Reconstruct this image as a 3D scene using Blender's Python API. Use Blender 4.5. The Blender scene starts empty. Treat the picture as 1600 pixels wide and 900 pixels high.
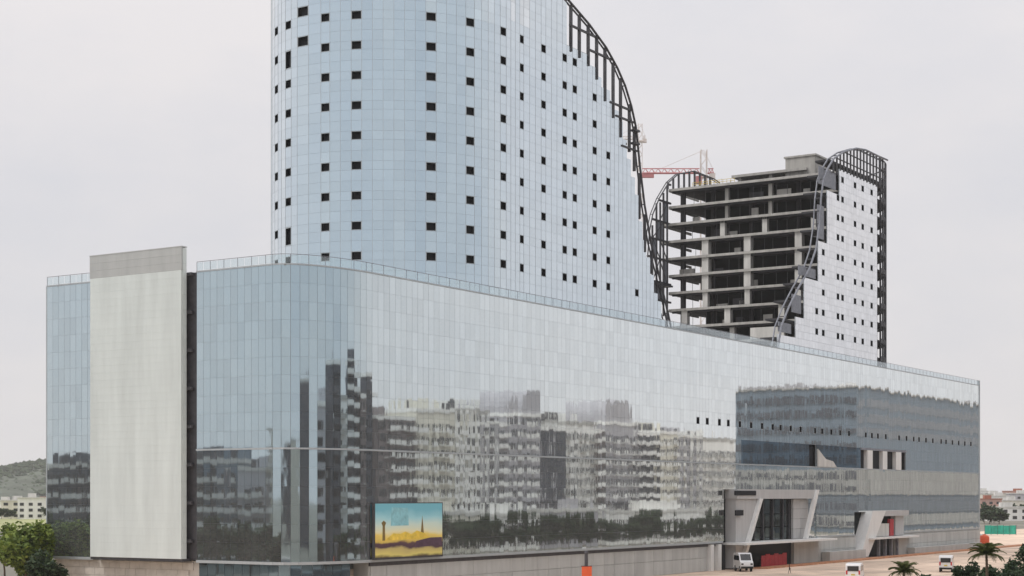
import bpy, math, random
from mathutils import Matrix, Vector, Euler
R = math.radians
random.seed(11)
S = bpy.context.scene
COL = S.collection

# ------------------------------------------------------------------ camera
CAM_H = 13.5
cam = bpy.data.cameras.new('camera')
cam.sensor_width = 36.0
cam.lens = 58.5
cam.shift_y = 0.203
cam.clip_start = 0.5
cam.clip_end = 20000
camo = bpy.data.objects.new('camera', cam)
camo.location = (0, 0, CAM_H)
camo.rotation_euler = (R(90), 0, 0)
COL.objects.link(camo)
S.camera = camo
S.view_settings.view_transform = 'Standard'
S.view_settings.look = 'None'
S.view_settings.exposure = 0.0
S.view_settings.gamma = 1.0

# ------------------------------------------------------------------ overcast sky + veiled sun
SUN_EL, SUN_AZ = R(50), R(248)          # azimuth from +Y, clockwise
W = bpy.data.worlds.new('World'); S.world = W; W.use_nodes = True
nt = W.node_tree; nt.nodes.clear()
def N(tree, typ, **kw):
    n = tree.nodes.new(typ)
    for k, v in kw.items(): setattr(n, k, v)
    return n
out = N(nt, 'ShaderNodeOutputWorld')
sky = N(nt, 'ShaderNodeTexSky', sky_type='NISHITA', sun_disc=False)
sky.sun_elevation = SUN_EL; sky.sun_rotation = SUN_AZ; sky.dust_density = 3.0
bg1 = N(nt, 'ShaderNodeBackground'); bg1.inputs[1].default_value = 0.09
nt.links.new(sky.outputs[0], bg1.inputs[0])
tc = N(nt, 'ShaderNodeTexCoord')
sep = N(nt, 'ShaderNodeSeparateXYZ'); nt.links.new(tc.outputs['Generated'], sep.inputs[0])
mx = N(nt, 'ShaderNodeMath', operation='MAXIMUM'); nt.links.new(sep.outputs[2], mx.inputs[0]); mx.inputs[1].default_value = 0.0
pw = N(nt, 'ShaderNodeMath', operation='POWER'); nt.links.new(mx.outputs[0], pw.inputs[0]); pw.inputs[1].default_value = 2.0
ml = N(nt, 'ShaderNodeMath', operation='MULTIPLY_ADD'); nt.links.new(pw.outputs[0], ml.inputs[0])
ml.inputs[1].default_value = 1.1; ml.inputs[2].default_value = 1.0
mp = N(nt, 'ShaderNodeMapping'); mp.inputs['Scale'].default_value = (2.2, 2.2, 5.0)
nt.links.new(tc.outputs['Generated'], mp.inputs[0])
nz = N(nt, 'ShaderNodeTexNoise'); nz.inputs['Scale'].default_value = 1.6; nz.inputs['Detail'].default_value = 5.0
nz.inputs['Roughness'].default_value = 0.55
nt.links.new(mp.outputs[0], nz.inputs['Vector'])
cr = N(nt, 'ShaderNodeValToRGB')
cr.color_ramp.elements[0].position = 0.36; cr.color_ramp.elements[0].color = (0.710, 0.710, 0.748, 1)
cr.color_ramp.elements[1].position = 0.64; cr.color_ramp.elements[1].color = (0.815, 0.785, 0.790, 1)
nt.links.new(nz.outputs[0], cr.inputs[0])
bg2 = N(nt, 'ShaderNodeBackground')
nt.links.new(cr.outputs[0], bg2.inputs[0]); nt.links.new(ml.outputs[0], bg2.inputs[1])
mixw = N(nt, 'ShaderNodeMixShader'); mixw.inputs[0].default_value = 0.92
nt.links.new(bg1.outputs[0], mixw.inputs[1]); nt.links.new(bg2.outputs[0], mixw.inputs[2])
nt.links.new(mixw.outputs[0], out.inputs[0])

sun = bpy.data.lights.new('sun', 'SUN'); sun.energy = 1.2; sun.angle = R(14); sun.color = (1, 0.97, 0.93)
suno = bpy.data.objects.new('sun', sun); COL.objects.link(suno)
sd = Vector((math.sin(SUN_AZ) * math.cos(SUN_EL), math.cos(SUN_AZ) * math.cos(SUN_EL), math.sin(SUN_EL)))
suno.rotation_euler = sd.to_track_quat('Z', 'Y').to_euler()
suno.location = (0, -50, 200)

# ------------------------------------------------------------------ materials
def newmat(name):
    m = bpy.data.materials.new(name); m.use_nodes = True
    t = m.node_tree; t.nodes.clear()
    return m, t, N(t, 'ShaderNodeOutputMaterial')

def island_random(t):
    g = N(t, 'ShaderNodeNewGeometry'); o = N(t, 'ShaderNodeObjectInfo')
    a = N(t, 'ShaderNodeMath', operation='ADD'); t.links.new(g.outputs['Random Per Island'], a.inputs[0]); t.links.new(o.outputs['Random'], a.inputs[1])
    f = N(t, 'ShaderNodeMath', operation='FRACT'); t.links.new(a.outputs[0], f.inputs[0])
    return f.outputs[0]

def matte(name, c, rough=0.8, var=0.15, scale=0.6, bump=0.0, metal=0.0, isl=0.0, streak=False, spec=0.3, bscale=6.0):
    m, t, o = newmat(name)
    b = N(t, 'ShaderNodeBsdfPrincipled'); t.links.new(b.outputs[0], o.inputs[0])
    b.inputs['Roughness'].default_value = rough; b.inputs['Metallic'].default_value = metal
    b.inputs['Specular IOR Level'].default_value = spec
    g = N(t, 'ShaderNodeNewGeometry')
    mp = N(t, 'ShaderNodeMapping'); t.links.new(g.outputs['Position'], mp.inputs[0])
    if streak: mp.inputs['Scale'].default_value = (1.6, 1.6, 0.22)
    n = N(t, 'ShaderNodeTexNoise'); n.inputs['Scale'].default_value = scale; n.inputs['Detail'].default_value = 6; n.inputs['Roughness'].default_value = 0.62
    t.links.new(mp.outputs[0], n.inputs['Vector'])
    mr = N(t, 'ShaderNodeMapRange'); mr.inputs[1].default_value = 0.28; mr.inputs[2].default_value = 0.72
    mr.inputs[3].default_value = 1 - var; mr.inputs[4].default_value = 1 + var
    t.links.new(n.outputs[0], mr.inputs[0])
    fac = mr.outputs[0]
    if isl:
        r = island_random(t)
        m2 = N(t, 'ShaderNodeMapRange'); m2.inputs[3].default_value = 1 - isl; m2.inputs[4].default_value = 1 + isl
        t.links.new(r, m2.inputs[0])
        mm = N(t, 'ShaderNodeMath', operation='MULTIPLY'); t.links.new(fac, mm.inputs[0]); t.links.new(m2.outputs[0], mm.inputs[1]); fac = mm.outputs[0]
    v = N(t, 'ShaderNodeVectorMath', operation='SCALE'); v.inputs[0].default_value = c[:3]; t.links.new(fac, v.inputs['Scale'])
    t.links.new(v.outputs[0], b.inputs['Base Color'])
    if bump:
        n2 = N(t, 'ShaderNodeTexNoise'); n2.inputs['Scale'].default_value = bscale; n2.inputs['Detail'].default_value = 5
        t.links.new(g.outputs['Position'], n2.inputs['Vector'])
        bp = N(t, 'ShaderNodeBump'); bp.inputs['Strength'].default_value = bump; bp.inputs['Distance'].default_value = 0.05
        t.links.new(n2.outputs[0], bp.inputs['Height']); t.links.new(bp.outputs[0], b.inputs['Normal'])
    return m

def coated_glass(name, head_on, grazing, lo=0.15, hi=0.75, wave=0.02, rough=0.03, dust=0.08, var=0.05, wscale=0.35):
    """Solar-control curtain-wall glass: tinted mirror coat head on, pale at a glancing angle, thin dust film."""
    m, t, o = newmat(name)
    g = N(t, 'ShaderNodeNewGeometry')
    r = island_random(t)
    lw = N(t, 'ShaderNodeLayerWeight'); lw.inputs[0].default_value = 0.5
    mr = N(t, 'ShaderNodeMapRange', interpolation_type='SMOOTHSTEP'); mr.inputs[1].default_value = lo; mr.inputs[2].default_value = hi
    t.links.new(lw.outputs['Facing'], mr.inputs[0])
    mc = N(t, 'ShaderNodeMix', data_type='RGBA'); mc.inputs[6].default_value = (*head_on, 1); mc.inputs[7].default_value = (*grazing, 1)
    t.links.new(mr.outputs[0], mc.inputs[0])
    m2 = N(t, 'ShaderNodeMapRange'); m2.inputs[3].default_value = 1 - var; m2.inputs[4].default_value = 1 + var; t.links.new(r, m2.inputs[0])
    sc = N(t, 'ShaderNodeVectorMath', operation='SCALE'); t.links.new(mc.outputs[2], sc.inputs[0]); t.links.new(m2.outputs[0], sc.inputs['Scale'])
    gl = N(t, 'ShaderNodeBsdfGlossy'); gl.inputs['Roughness'].default_value = rough
    t.links.new(sc.outputs[0], gl.inputs['Color'])
    df = N(t, 'ShaderNodeBsdfDiffuse'); df.inputs['Color'].default_value = (0.56, 0.58, 0.58, 1)
    dn = N(t, 'ShaderNodeTexNoise'); dn.inputs['Scale'].default_value = 0.25; dn.inputs['Detail'].default_value = 5
    t.links.new(g.outputs['Position'], dn.inputs['Vector'])
    dm = N(t, 'ShaderNodeMapRange'); dm.inputs[1].default_value = 0.3; dm.inputs[2].default_value = 0.75
    dm.inputs[3].default_value = dust * 0.75; dm.inputs[4].default_value = dust * 1.25
    t.links.new(dn.outputs[0], dm.inputs[0])
    mix = N(t, 'ShaderNodeMixShader'); t.links.new(dm.outputs[0], mix.inputs[0]); t.links.new(gl.outputs[0], mix.inputs[1]); t.links.new(df.outputs[0], mix.inputs[2])
    # roller-wave and pillow distortion, different in every pane
    cv = N(t, 'ShaderNodeCombineXYZ'); t.links.new(r, cv.inputs[0])
    s40 = N(t, 'ShaderNodeVectorMath', operation='SCALE'); s40.inputs['Scale'].default_value = 37.0; t.links.new(cv.outputs[0], s40.inputs[0])
    ad = N(t, 'ShaderNodeVectorMath', operation='ADD'); t.links.new(g.outputs['Position'], ad.inputs[0]); t.links.new(s40.outputs[0], ad.inputs[1])
    wm_ = N(t, 'ShaderNodeMapping'); wm_.inputs['Scale'].default_value = (1.7, 1.7, 0.4); t.links.new(ad.outputs[0], wm_.inputs[0])
    wn = N(t, 'ShaderNodeTexNoise'); wn.inputs['Scale'].default_value = wscale; wn.inputs['Detail'].default_value = 1.5
    t.links.new(wm_.outputs[0], wn.inputs['Vector'])
    bp = N(t, 'ShaderNodeBump'); bp.inputs['Strength'].default_value = 1.0; bp.inputs['Distance'].default_value = wave
    t.links.new(wn.outputs[0], bp.inputs['Height']); t.links.new(bp.outputs[0], gl.inputs['Normal'])
    t.links.new(mix.outputs[0], o.inputs[0])
    return m

def clear_glass(name, tint, haze=0.35):
    m, t, o = newmat(name)
    tr = N(t, 'ShaderNodeBsdfTransparent'); tr.inputs[0].default_value = (*tint, 1)
    gl = N(t, 'ShaderNodeBsdfGlossy'); gl.inputs['Roughness'].default_value = 0.05; gl.inputs['Color'].default_value = (0.9, 0.93, 0.95, 1)
    df = N(t, 'ShaderNodeBsdfTranslucent'); df.inputs[0].default_value = (0.75, 0.82, 0.83, 1)
    lf = N(t, 'ShaderNodeLayerWeight'); lf.inputs[0].default_value = 0.5
    lw = N(t, 'ShaderNodeMapRange'); lw.inputs[1].default_value = 0.35; lw.inputs[2].default_value = 1.0; lw.inputs[3].default_value = 0.04; lw.inputs[4].default_value = 0.55
    t.links.new(lf.outputs['Facing'], lw.inputs[0])
    a = N(t, 'ShaderNodeMixShader'); a.inputs[0].default_value = haze; t.links.new(tr.outputs[0], a.inputs[1]); t.links.new(df.outputs[0], a.inputs[2])
    b = N(t, 'ShaderNodeMixShader'); t.links.new(lw.outputs[0], b.inputs[0]); t.links.new(a.outputs[0], b.inputs[1]); t.links.new(gl.outputs[0], b.inputs[2])
    t.links.new(b.outputs[0], o.inputs[0])
    return m

M = {}
M['podium_glass'] = coated_glass('podium_glass', (0.43, 0.545, 0.605), (0.95, 0.985, 0.975), 0.20, 0.62, wave=0.0042, wscale=0.5, dust=0.10)
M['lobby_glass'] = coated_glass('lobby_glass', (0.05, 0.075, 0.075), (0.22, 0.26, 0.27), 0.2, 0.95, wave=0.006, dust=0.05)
M['vision_glass'] = coated_glass('vision_glass', (0.14, 0.22, 0.28), (0.36, 0.46, 0.54), 0.2, 0.9, wave=0.004)
M['tower_glass'] = coated_glass('tower_glass', (0.52, 0.645, 0.725), (0.88, 0.93, 0.96), 0.0, 0.85, wave=0.003, var=0.035, dust=0.13)
M['white_glass'] = coated_glass('white_glass', (0.72, 0.78, 0.84), (0.99, 0.99, 1.0), 0.1, 0.5, wave=0.004, var=0.05, dust=0.25)
M['pale_glass'] = coated_glass('pale_glass', (0.62, 0.74, 0.80), (0.92, 0.94, 0.95), 0.1, 0.7, wave=0.01, var=0.08, dust=0.12)
M['parapet_glass'] = clear_glass('parapet_glass', (0.93, 0.97, 0.98), 0.10)
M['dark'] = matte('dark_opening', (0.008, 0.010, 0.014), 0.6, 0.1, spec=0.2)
M['backing'] = matte('mullion_grey', (0.46, 0.51, 0.54), 0.5, 0.1)
M['alu'] = matte('aluminium', (0.42, 0.46, 0.48), 0.4, 0.08, metal=0.3)
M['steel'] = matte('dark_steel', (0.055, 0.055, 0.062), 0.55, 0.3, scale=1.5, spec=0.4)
M['steel_light'] = matte('galvanised_steel', (0.22, 0.23, 0.26), 0.5, 0.25, scale=1.5, metal=0.2)
M['concrete'] = matte('raw_concrete', (0.40, 0.39, 0.365), 0.9, 0.22, scale=0.5, bump=0.3, streak=True)
M['concrete_light'] = matte('pale_concrete', (0.58, 0.57, 0.54), 0.9, 0.16, scale=0.5, bump=0.25, streak=True)
M['concrete_shaded'] = matte('shaded_concrete', (0.055, 0.055, 0.06), 0.95, 0.3, scale=0.5)  # raw concrete darkened: shade of the deep floors put into the colour
M['deep_shade'] = matte('deep_shade_black', (0.008, 0.013, 0.013), 0.95, 0.35, scale=0.4)  # near-black green; interior shade painted as a colour, no netting modelled
M['clad'] = matte('pale_cladding', (0.61, 0.665, 0.65), 0.7, 0.10, scale=0.3, isl=0.008, streak=True)
M['clad_grey'] = matte('grey_cap_cladding', (0.44, 0.46, 0.455), 0.8, 0.08, scale=0.5, isl=0.03, streak=True)
M['stone'] = matte('plinth_stone', (0.53, 0.505, 0.46), 0.85, 0.14, scale=0.8, isl=0.06, bump=0.2)
M['plinth'] = matte('grey_plinth_panel', (0.46, 0.47, 0.455), 0.7, 0.13, scale=0.4, isl=0.06, streak=True)
M['white'] = matte('white_panel', (0.74, 0.74, 0.72), 0.5, 0.07, scale=0.8, streak=True)
M['portal'] = matte('portal_panel', (0.48, 0.48, 0.475), 0.6, 0.08, scale=0.8, isl=0.04, streak=True)
M['red'] = matte('red_hoarding', (0.42, 0.035, 0.045), 0.6, 0.2, scale=1.5)
M['crane_red'] = matte('crane_red', (0.52, 0.22, 0.22), 0.5, 0.1)
M['crane_pale'] = matte('crane_pale', (0.66, 0.60, 0.56), 0.5, 0.1)
M['orange'] = matte('orange_plastic', (0.75, 0.13, 0.05), 0.5, 0.12)
M['yellow'] = matte('yellow_rail', (0.62, 0.46, 0.08), 0.6, 0.2)
M['tarp'] = matte('green_tarp', (0.03, 0.36, 0.26), 0.7, 0.25, scale=0.5)
M['paint_white'] = matte('white_paint', (0.78, 0.78, 0.78), 0.3, 0.04, spec=0.5)
M['glass_dark'] = matte('dark_window', (0.015, 0.018, 0.022), 0.1, 0.1, spec=0.6)
M['rubber'] = matte('tyre_rubber', (0.018, 0.018, 0.018), 0.85, 0.15)
M['lamp_red'] = matte('tail_lamp_red', (0.5, 0.02, 0.02), 0.25, 0.05, spec=0.6)
M['rim'] = matte('wheel_rim', (0.45, 0.45, 0.46), 0.35, 0.05, metal=0.7)
M['bark'] = matte('bark', (0.12, 0.085, 0.06), 0.95, 0.3, scale=3, bump=0.5)
M['skin'] = matte('skin', (0.22, 0.12, 0.08), 0.6, 0.05)
M['hair'] = matte('black_hair', (0.012, 0.01, 0.01), 0.6, 0.1)
M['shirt'] = matte('brown_shirt', (0.16, 0.07, 0.04), 0.9, 0.15, scale=5)
M['trousers'] = matte('dark_trousers', (0.03, 0.03, 0.04), 0.9, 0.15, scale=5)
M['asphalt'] = matte('asphalt', (0.06, 0.06, 0.062), 0.9, 0.25, scale=0.4, bump=0.3)
M['paving'] = matte('tan_paving', (0.66, 0.51, 0.395), 0.9, 0.34, scale=0.09, bump=0.2)
M['paving2'] = matte('pale_footpath', (0.47, 0.42, 0.37), 0.9, 0.18, scale=0.3, bump=0.2)
M['terra'] = matte('terracotta_bed', (0.46, 0.22, 0.12), 0.95, 0.35, scale=0.6, bump=0.4)
M['kerb'] = matte('kerb_stone', (0.45, 0.44, 0.42), 0.85, 0.15, scale=1)
M['mark'] = matte('road_paint', (0.75, 0.75, 0.73), 0.7, 0.12, scale=2)
M['ground'] = matte('dusty_ground', (0.20, 0.19, 0.155), 0.95, 0.35, scale=0.012, bump=0.2)
M['field'] = matte('pale_field', (0.34, 0.35, 0.17), 0.95, 0.25, scale=0.03)
M['hill'] = matte('scrub_hill', (0.085, 0.10, 0.075), 0.95, 0.55, scale=0.03, bump=0.5)

def leafmat(name, dark, light, trans=0.25):
    m, t, o = newmat(name)
    r = island_random(t)
    mc = N(t, 'ShaderNodeMix', data_type='RGBA'); mc.inputs[6].default_value = (*dark, 1); mc.inputs[7].default_value = (*light, 1)
    t.links.new(r, mc.inputs[0])
    d = N(t, 'ShaderNodeBsdfPrincipled'); d.inputs['Roughness'].default_value = 0.6; d.inputs['Specular IOR Level'].default_value = 0.25
    t.links.new(mc.outputs[2], d.inputs['Base Color'])
    tr = N(t, 'ShaderNodeBsdfTranslucent'); t.links.new(mc.outputs[2], tr.inputs[0])
    x = N(t, 'ShaderNodeMixShader'); x.inputs[0].default_value = trans
    t.links.new(d.outputs[0], x.inputs[1]); t.links.new(tr.outputs[0], x.inputs[2]); t.links.new(x.outputs[0], o.inputs[0])
    return m
M['leaf'] = leafmat('leaf_bright', (0.05, 0.09, 0.016), (0.24, 0.31, 0.065))
M['leaf_dark'] = leafmat('leaf_dark', (0.016, 0.034, 0.016), (0.055, 0.085, 0.035))
M['leaf_palm'] = leafmat('leaf_palm', (0.04, 0.06, 0.018), (0.13, 0.14, 0.04))

# ------------------------------------------------------------------ mesh helpers
class MB:
    def __init__(self): self.v = []; self.f = []; self.m = []
    def add(self, vs, fs, mi=0):
        n = len(self.v); self.v += [tuple(p) for p in vs]; self.f += [tuple(i + n for i in f) for f in fs]; self.m += [mi] * len(fs)
    def box(self, c, s, rz=0.0, mat=None, mi=0):
        h = [x / 2 for x in s]
        vs = [Vector((sx * h[0], sy * h[1], sz * h[2])) for sz in (-1, 1) for sy in (-1, 1) for sx in (-1, 1)]
        if mat is None: mat = Matrix.Translation(c) @ Matrix.Rotation(rz, 4, 'Z')
        self.add([mat @ v for v in vs], [(0, 2, 3, 1), (4, 5, 7, 6), (0, 1, 5, 4), (2, 6, 7, 3), (0, 4, 6, 2), (1, 3, 7, 5)], mi)
    def span(self, a, b, mi=0):
        self.box([(a[k] + b[k]) / 2 for k in range(3)], [abs(b[k] - a[k]) for k in range(3)], mi=mi)
    def prism(self, poly, z0, z1, mi=0):
        n = len(poly)
        vs = [(p[0], p[1], z0) for p in poly] + [(p[0], p[1], z1) for p in poly]
        self.add(vs, [tuple(range(n - 1, -1, -1)), tuple(range(n, 2 * n))] + [(i, (i + 1) % n, n + (i + 1) % n, n + i) for i in range(n)], mi)
    def wallpoly(self, poly, y0, y1, mi=0):
        """outline in x,z extruded along y"""
        n = len(poly)
        vs = [(p[0], y0, p[1]) for p in poly] + [(p[0], y1, p[1]) for p in poly]
        self.add(vs, [tuple(range(n)), tuple(range(2 * n - 1, n - 1, -1))] + [(i, n + i, n + (i + 1) % n, (i + 1) % n) for i in range(n)], mi)
    def tube(self, a, b, r, n=6, r2=None, mi=0):
        a, b = Vector(a), Vector(b); d = (b - a)
        if d.length < 1e-6: return
        r2 = r if r2 is None else r2
        q = d.to_track_quat('Z', 'Y'); vs = []
        for p, rr in ((a, r), (b, r2)):
            for k in range(n):
                an = 2 * math.pi * k / n
                vs.append(p + q @ Vector((math.cos(an) * rr, math.sin(an) * rr, 0)))
        self.add(vs, [(k, (k + 1) % n, n + (k + 1) % n, n + k) for k in range(n)] + [tuple(range(n - 1, -1, -1)), tuple(range(n, 2 * n))], mi)
    def path(self, pts, r, n=6):
        for a, b in zip(pts, pts[1:]): self.tube(a, b, r, n)
    def lathe(self, prof, n=16, c=(0, 0, 0), mi=0):
        vs = []; k = len(prof)
        for j in range(n):
            a = 2 * math.pi * j / n
            vs += [(c[0] + r * math.cos(a), c[1] + r * math.sin(a), c[2] + z) for r, z in prof]
        fs = [(j * k + i, ((j + 1) % n) * k + i, ((j + 1) % n) * k + i + 1, j * k + i + 1) for j in range(n) for i in range(k - 1)]
        self.add(vs, fs, mi)
    def mesh(self, name, mats, smooth=False):
        me = bpy.data.meshes.new(name)
        me.from_pydata(self.v, [], self.f)
        for mm in (mats if isinstance(mats, (list, tuple)) else [mats]): me.materials.append(M[mm])
        if any(self.m): me.polygons.foreach_set('material_index', self.m)
        if smooth: me.polygons.foreach_set('use_smooth', [True] * len(me.polygons))
        me.update()
        return me
    def build(self, name, mats, parent=None, kind=None, smooth=False):
        return link(name, self.mesh(name, mats, smooth), parent, kind)

def link(name, me, parent=None, kind=None):
    o = bpy.data.objects.new(name, me); COL.objects.link(o)
    if parent: o.parent = parent
    if kind: o['kind'] = kind
    return o
def tag(o, label, cat, group=None, kind=None):
    o['label'] = label; o['category'] = cat
    if group: o['group'] = group
    if kind: o['kind'] = kind
    return o
def thing(name, label, cat, loc=(0, 0, 0), rz=0.0, group=None):
    o = bpy.data.objects.new(name, None); COL.objects.link(o)
    o.location = loc; o.rotation_euler = (0, 0, rz); o.empty_display_size = 0.3
    return tag(o, label, cat, group)
def dup(root, loc, rz, label=None, scale=None):
    r = root.copy(); COL.objects.link(r); r.location = loc; r.rotation_euler = (0, 0, rz)
    if scale: r.scale = scale
    if label: r['label'] = label
    for ch in list(root.children):
        c = ch.copy(); COL.objects.link(c); c.parent = r
        for g in list(ch.children):
            q = g.copy(); COL.objects.link(q); q.parent = c
    return r

# ------------------------------------------------------------------ site frame: x runs along the long facade, y into the building
SITE = (-25.046, 203.496)
ANG = math.atan2(0.84286, 0.53813)
DX, DY = math.cos(ANG), math.sin(ANG)
def world(t, i, z=0.0): return (SITE[0] + t * DX - i * DY, SITE[1] + t * DY + i * DX, z)
def pixel(t, i):
    p = world(t, i); return 800 + 2600 * p[0] / p[1], p[1]
def lerp_table(tab, x):
    if x <= tab[0][0]: return tab[0][1]
    for (x0, y0), (x1, y1) in zip(tab, tab[1:]):
        if x <= x1: return y0 + (y1 - y0) * (x - x0) / (x1 - x0) if x1 > x0 else y1
    return tab[-1][1]

class Path:
    """plan line walked so that the outside lies on the right hand"""
    def __init__(self, pts, zero=None):
        self.p = [Vector(q) for q in pts]; self.s = [0.0]
        for a, b in zip(self.p, self.p[1:]): self.s.append(self.s[-1] + (b - a).length)
        if zero is not None:
            k = min(range(len(pts)), key=lambda j: (self.p[j] - Vector(zero)).length); z = self.s[k]
            self.s = [q - z for q in self.s]
    def at(self, s):
        k = 0
        while k < len(self.s) - 2 and self.s[k + 1] < s: k += 1
        f = (s - self.s[k]) / max(1e-9, self.s[k + 1] - self.s[k])
        return self.p[k].lerp(self.p[k + 1], f)
    def chord(self, s0, s1):
        a, b = self.at(s0), self.at(s1); c = (a + b) / 2; d = b - a
        return c, math.atan2(d.y, d.x), d.length

def unit_box_mesh(name, mats):
    m = MB(); m.box((0, 0, 0), (1, 1, 1)); return m.mesh(name, mats)
def window_mesh(name, mats):
    """open casement hole: rim, deep dark reveal and dark glass at the back; 1 x 1, outside is -y"""
    m = MB(); w = 0.5; r = 0.44; dpt = 0.45
    o_ = [(-w, -0.03, -w), (w, -0.03, -w), (w, -0.03, w), (-w, -0.03, w)]
    i_ = [(-r, -0.03, -r), (r, -0.03, -r), (r, -0.03, r), (-r, -0.03, r)]
    b_ = [(-r, dpt, -r), (r, dpt, -r), (r, dpt, r), (-r, dpt, r)]
    q_ = [(-w, 0.06, -w), (w, 0.06, -w), (w, 0.06, w), (-w, 0.06, w)]
    vs = o_ + i_ + b_ + q_
    fs = [(k, (k + 1) % 4, 4 + (k + 1) % 4, 4 + k) for k in range(4)]; m.add(vs, fs, 0)
    m.add(vs, [(4 + k, 4 + (k + 1) % 4, 8 + (k + 1) % 4, 8 + k) for k in range(4)] + [(8, 9, 10, 11)], 1)
    m.add(vs, [((k + 1) % 4, k, 12 + k, 12 + (k + 1) % 4) for k in range(4)], 0)
    return m.mesh(name, mats)

PANES = {}
def glaze(root, path, cells, matn, limit, gap=0.07, depth=0.06, tilt=0.20, name='glass_pane', out=0.0, coltilt=0.0, hgap=None):
    """cells: (s0, s1, z0, z1, material or None). The ones that show largest become objects, the rest one joined part."""
    rnd = random.Random(5)
    rows = []; yaw = {}
    for (s0, s1, z0, z1, mm) in cells:
        c, an, w = path.chord(s0, s1)
        u, Y = pixel(c.x, c.y)
        wp = world(c.x, c.y); nrm = Vector((math.cos(ANG + an - math.pi / 2), math.sin(ANG + an - math.pi / 2)))
        view = Vector((-wp[0], -wp[1])).normalized(); cs = nrm.dot(view)
        v = 775 - 2600 * ((z0 + z1) / 2 - CAM_H) / Y
        area = w * (z1 - z0) * max(0, cs) * (2600 / Y) ** 2 if 0 < u < 1600 and -10 < v < 905 else 0
        rows.append((area, c, an, w, z0, z1, mm or matn))
    order = sorted(range(len(rows)), key=lambda k: -rows[k][0]); single = set(k for k in order[:limit] if rows[k][0] > 0)
    rest = {}
    for k, (area, c, an, w, z0, z1, mm) in enumerate(rows):
        nx, ny = math.sin(an), -math.cos(an)
        loc = (c.x + nx * out, c.y + ny * out, (z0 + z1) / 2)
        key = (round(c.x, 2), round(c.y, 2))
        if key not in yaw: yaw[key] = rnd.gauss(0, coltilt) if coltilt else 0.0
        rot = Euler((R(rnd.gauss(0, tilt)), 0, an + R(rnd.gauss(0, tilt) + yaw[key])))
        sc = (w - gap, depth, z1 - z0 - (gap if hgap is None else hgap))
        if k in single:
            if mm not in PANES: PANES[mm] = unit_box_mesh(name, mm)
            o = link(name, PANES[mm], root); o.location = loc; o.rotation_euler = rot; o.scale = sc
        else:
            mat = Matrix.Translation(loc) @ rot.to_matrix().to_4x4()
            rest.setdefault(mm, MB()).box(None, sc, mat=mat)
    for mm, b in rest.items(): b.build('glazing', mm, root, kind='stuff')

def split(a, b, w):
    n = max(1, round((b - a) / w)); return [a + (b - a) * k / n for k in range(n + 1)]

# ================================================================== GROUND
def ground():
    n = 60; m = MB(); L = 7000.0
    m.add([(-L, -L, -0.05), (L, -L, -0.05), (L, L, -0.05), (-L, L, -0.05)], [(0, 1, 2, 3)])
    o = m.build('ground', 'ground', kind='structure')
def site_sheet(name, x0, x1, y0, y1, z0, z1, mat, label=None):
    m = MB(); m.span((x0, y0, z0), (x1, y1, z1)); o = m.build(name, mat, kind='structure')
    o.location = (SITE[0], SITE[1], 0); o.rotation_euler = (0, 0, ANG); return o
ground()
site_sheet('plaza', -120, 700, -47, 60, -0.046, 0.0, 'paving')
site_sheet('footpath', -400, 900, -52, -47.25, -0.046, 0.10, 'paving2')
site_sheet('kerb', -400, 900, -47.25, -47.0, -0.046, 0.12, 'kerb')
site_sheet('kerb', -400, 900, -52.3, -52.0, -0.046, 0.12, 'kerb')
site_sheet('road', -400, 900, -76, -52.3, -0.046, -0.02, 'asphalt')
site_sheet('kerb', -400, 900, -76.3, -76, -0.046, 0.12, 'kerb')
site_sheet('footpath', -400, 900, -84, -76.3, -0.046, 0.10, 'paving2')
mk = MB()
for k in range(70): mk.span((-200 + k * 9, -64.1, -0.0195), (-196 + k * 9, -63.95, -0.015))
o = mk.build('road_marking', 'mark', kind='structure'); o.location = (SITE[0], SITE[1], 0); o.rotation_euler = (0, 0, ANG)
pj = MB()
for k in range(70): pj.span((100 + k * 6, -47, 0.001), (100.12 + k * 6, -0.5, 0.004))
for k in range(8): pj.span((100, -46 + k * 6, 0.0045), (520, -45.88 + k * 6, 0.007))
M['joint'] = matte('paving_joint', (0.30, 0.22, 0.17), 0.95, 0.2)
o = pj.build('paving_joints', 'joint', kind='structure'); o.location = (SITE[0], SITE[1], 0); o.rotation_euler = (0, 0, ANG)
# terracotta planting strip at the plinth foot
site_sheet('planting_bed', 126, 700, -5.2, -2.2, -0.04, 0.22, 'terra')

# ================================================================== PODIUM
POD = thing('podium_building', 'long mirror glazed shopping podium with rounded corner and pale plinth', 'building', world(0, 0), ANG)
Z = lambda z: z + CAM_H
TOP, ROOF, BASE, BAND = Z(30.0), Z(28.7), Z(-8.22), Z(5.88)
RA, RB = 13.0, 5.5                                                  # the corner eases slowly into the long side
LEN = 272.6; DEEP = 46.0
corner = [(RA - RA * math.cos(a), RB - RB * math.sin(a)) for a in [math.pi / 2 * k / 32 for k in range(33)]]
ppts = [(0, DEEP)] + corner + [(LEN, 0)]
PP = Path(ppts)
def sL(i): return DEEP - i
sC0 = DEEP - RB; sC1 = PP.s[33]
def sR(t): return sC1 + t - RA
b = MB()
inset = [(1.6, DEEP)] + [(RA - (RA - 1.6) * math.cos(a), RB - (RB - 1.6) * math.sin(a)) for a in [math.pi / 2 * k / 16 for k in range(17)]] + [(LEN - 0.3, 1.6), (LEN - 0.3, 110), (120, 110), (60, DEEP)]
b.prism(inset, BASE, ROOF); b.build('wall', 'backing', POD)
b = MB(); rp = [(p[0] * 1.0 + 0.05, p[1] + 0.05) for p in inset]
b.prism(inset, ROOF + 0.004, ROOF + 0.15); b.build('roof', 'concrete', POD)
b = MB(); b.span((-0.02, DEEP - 0.08, BASE), (1.62, DEEP + 0.12, ROOF)); b.build('end_wall', 'alu', POD)
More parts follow.
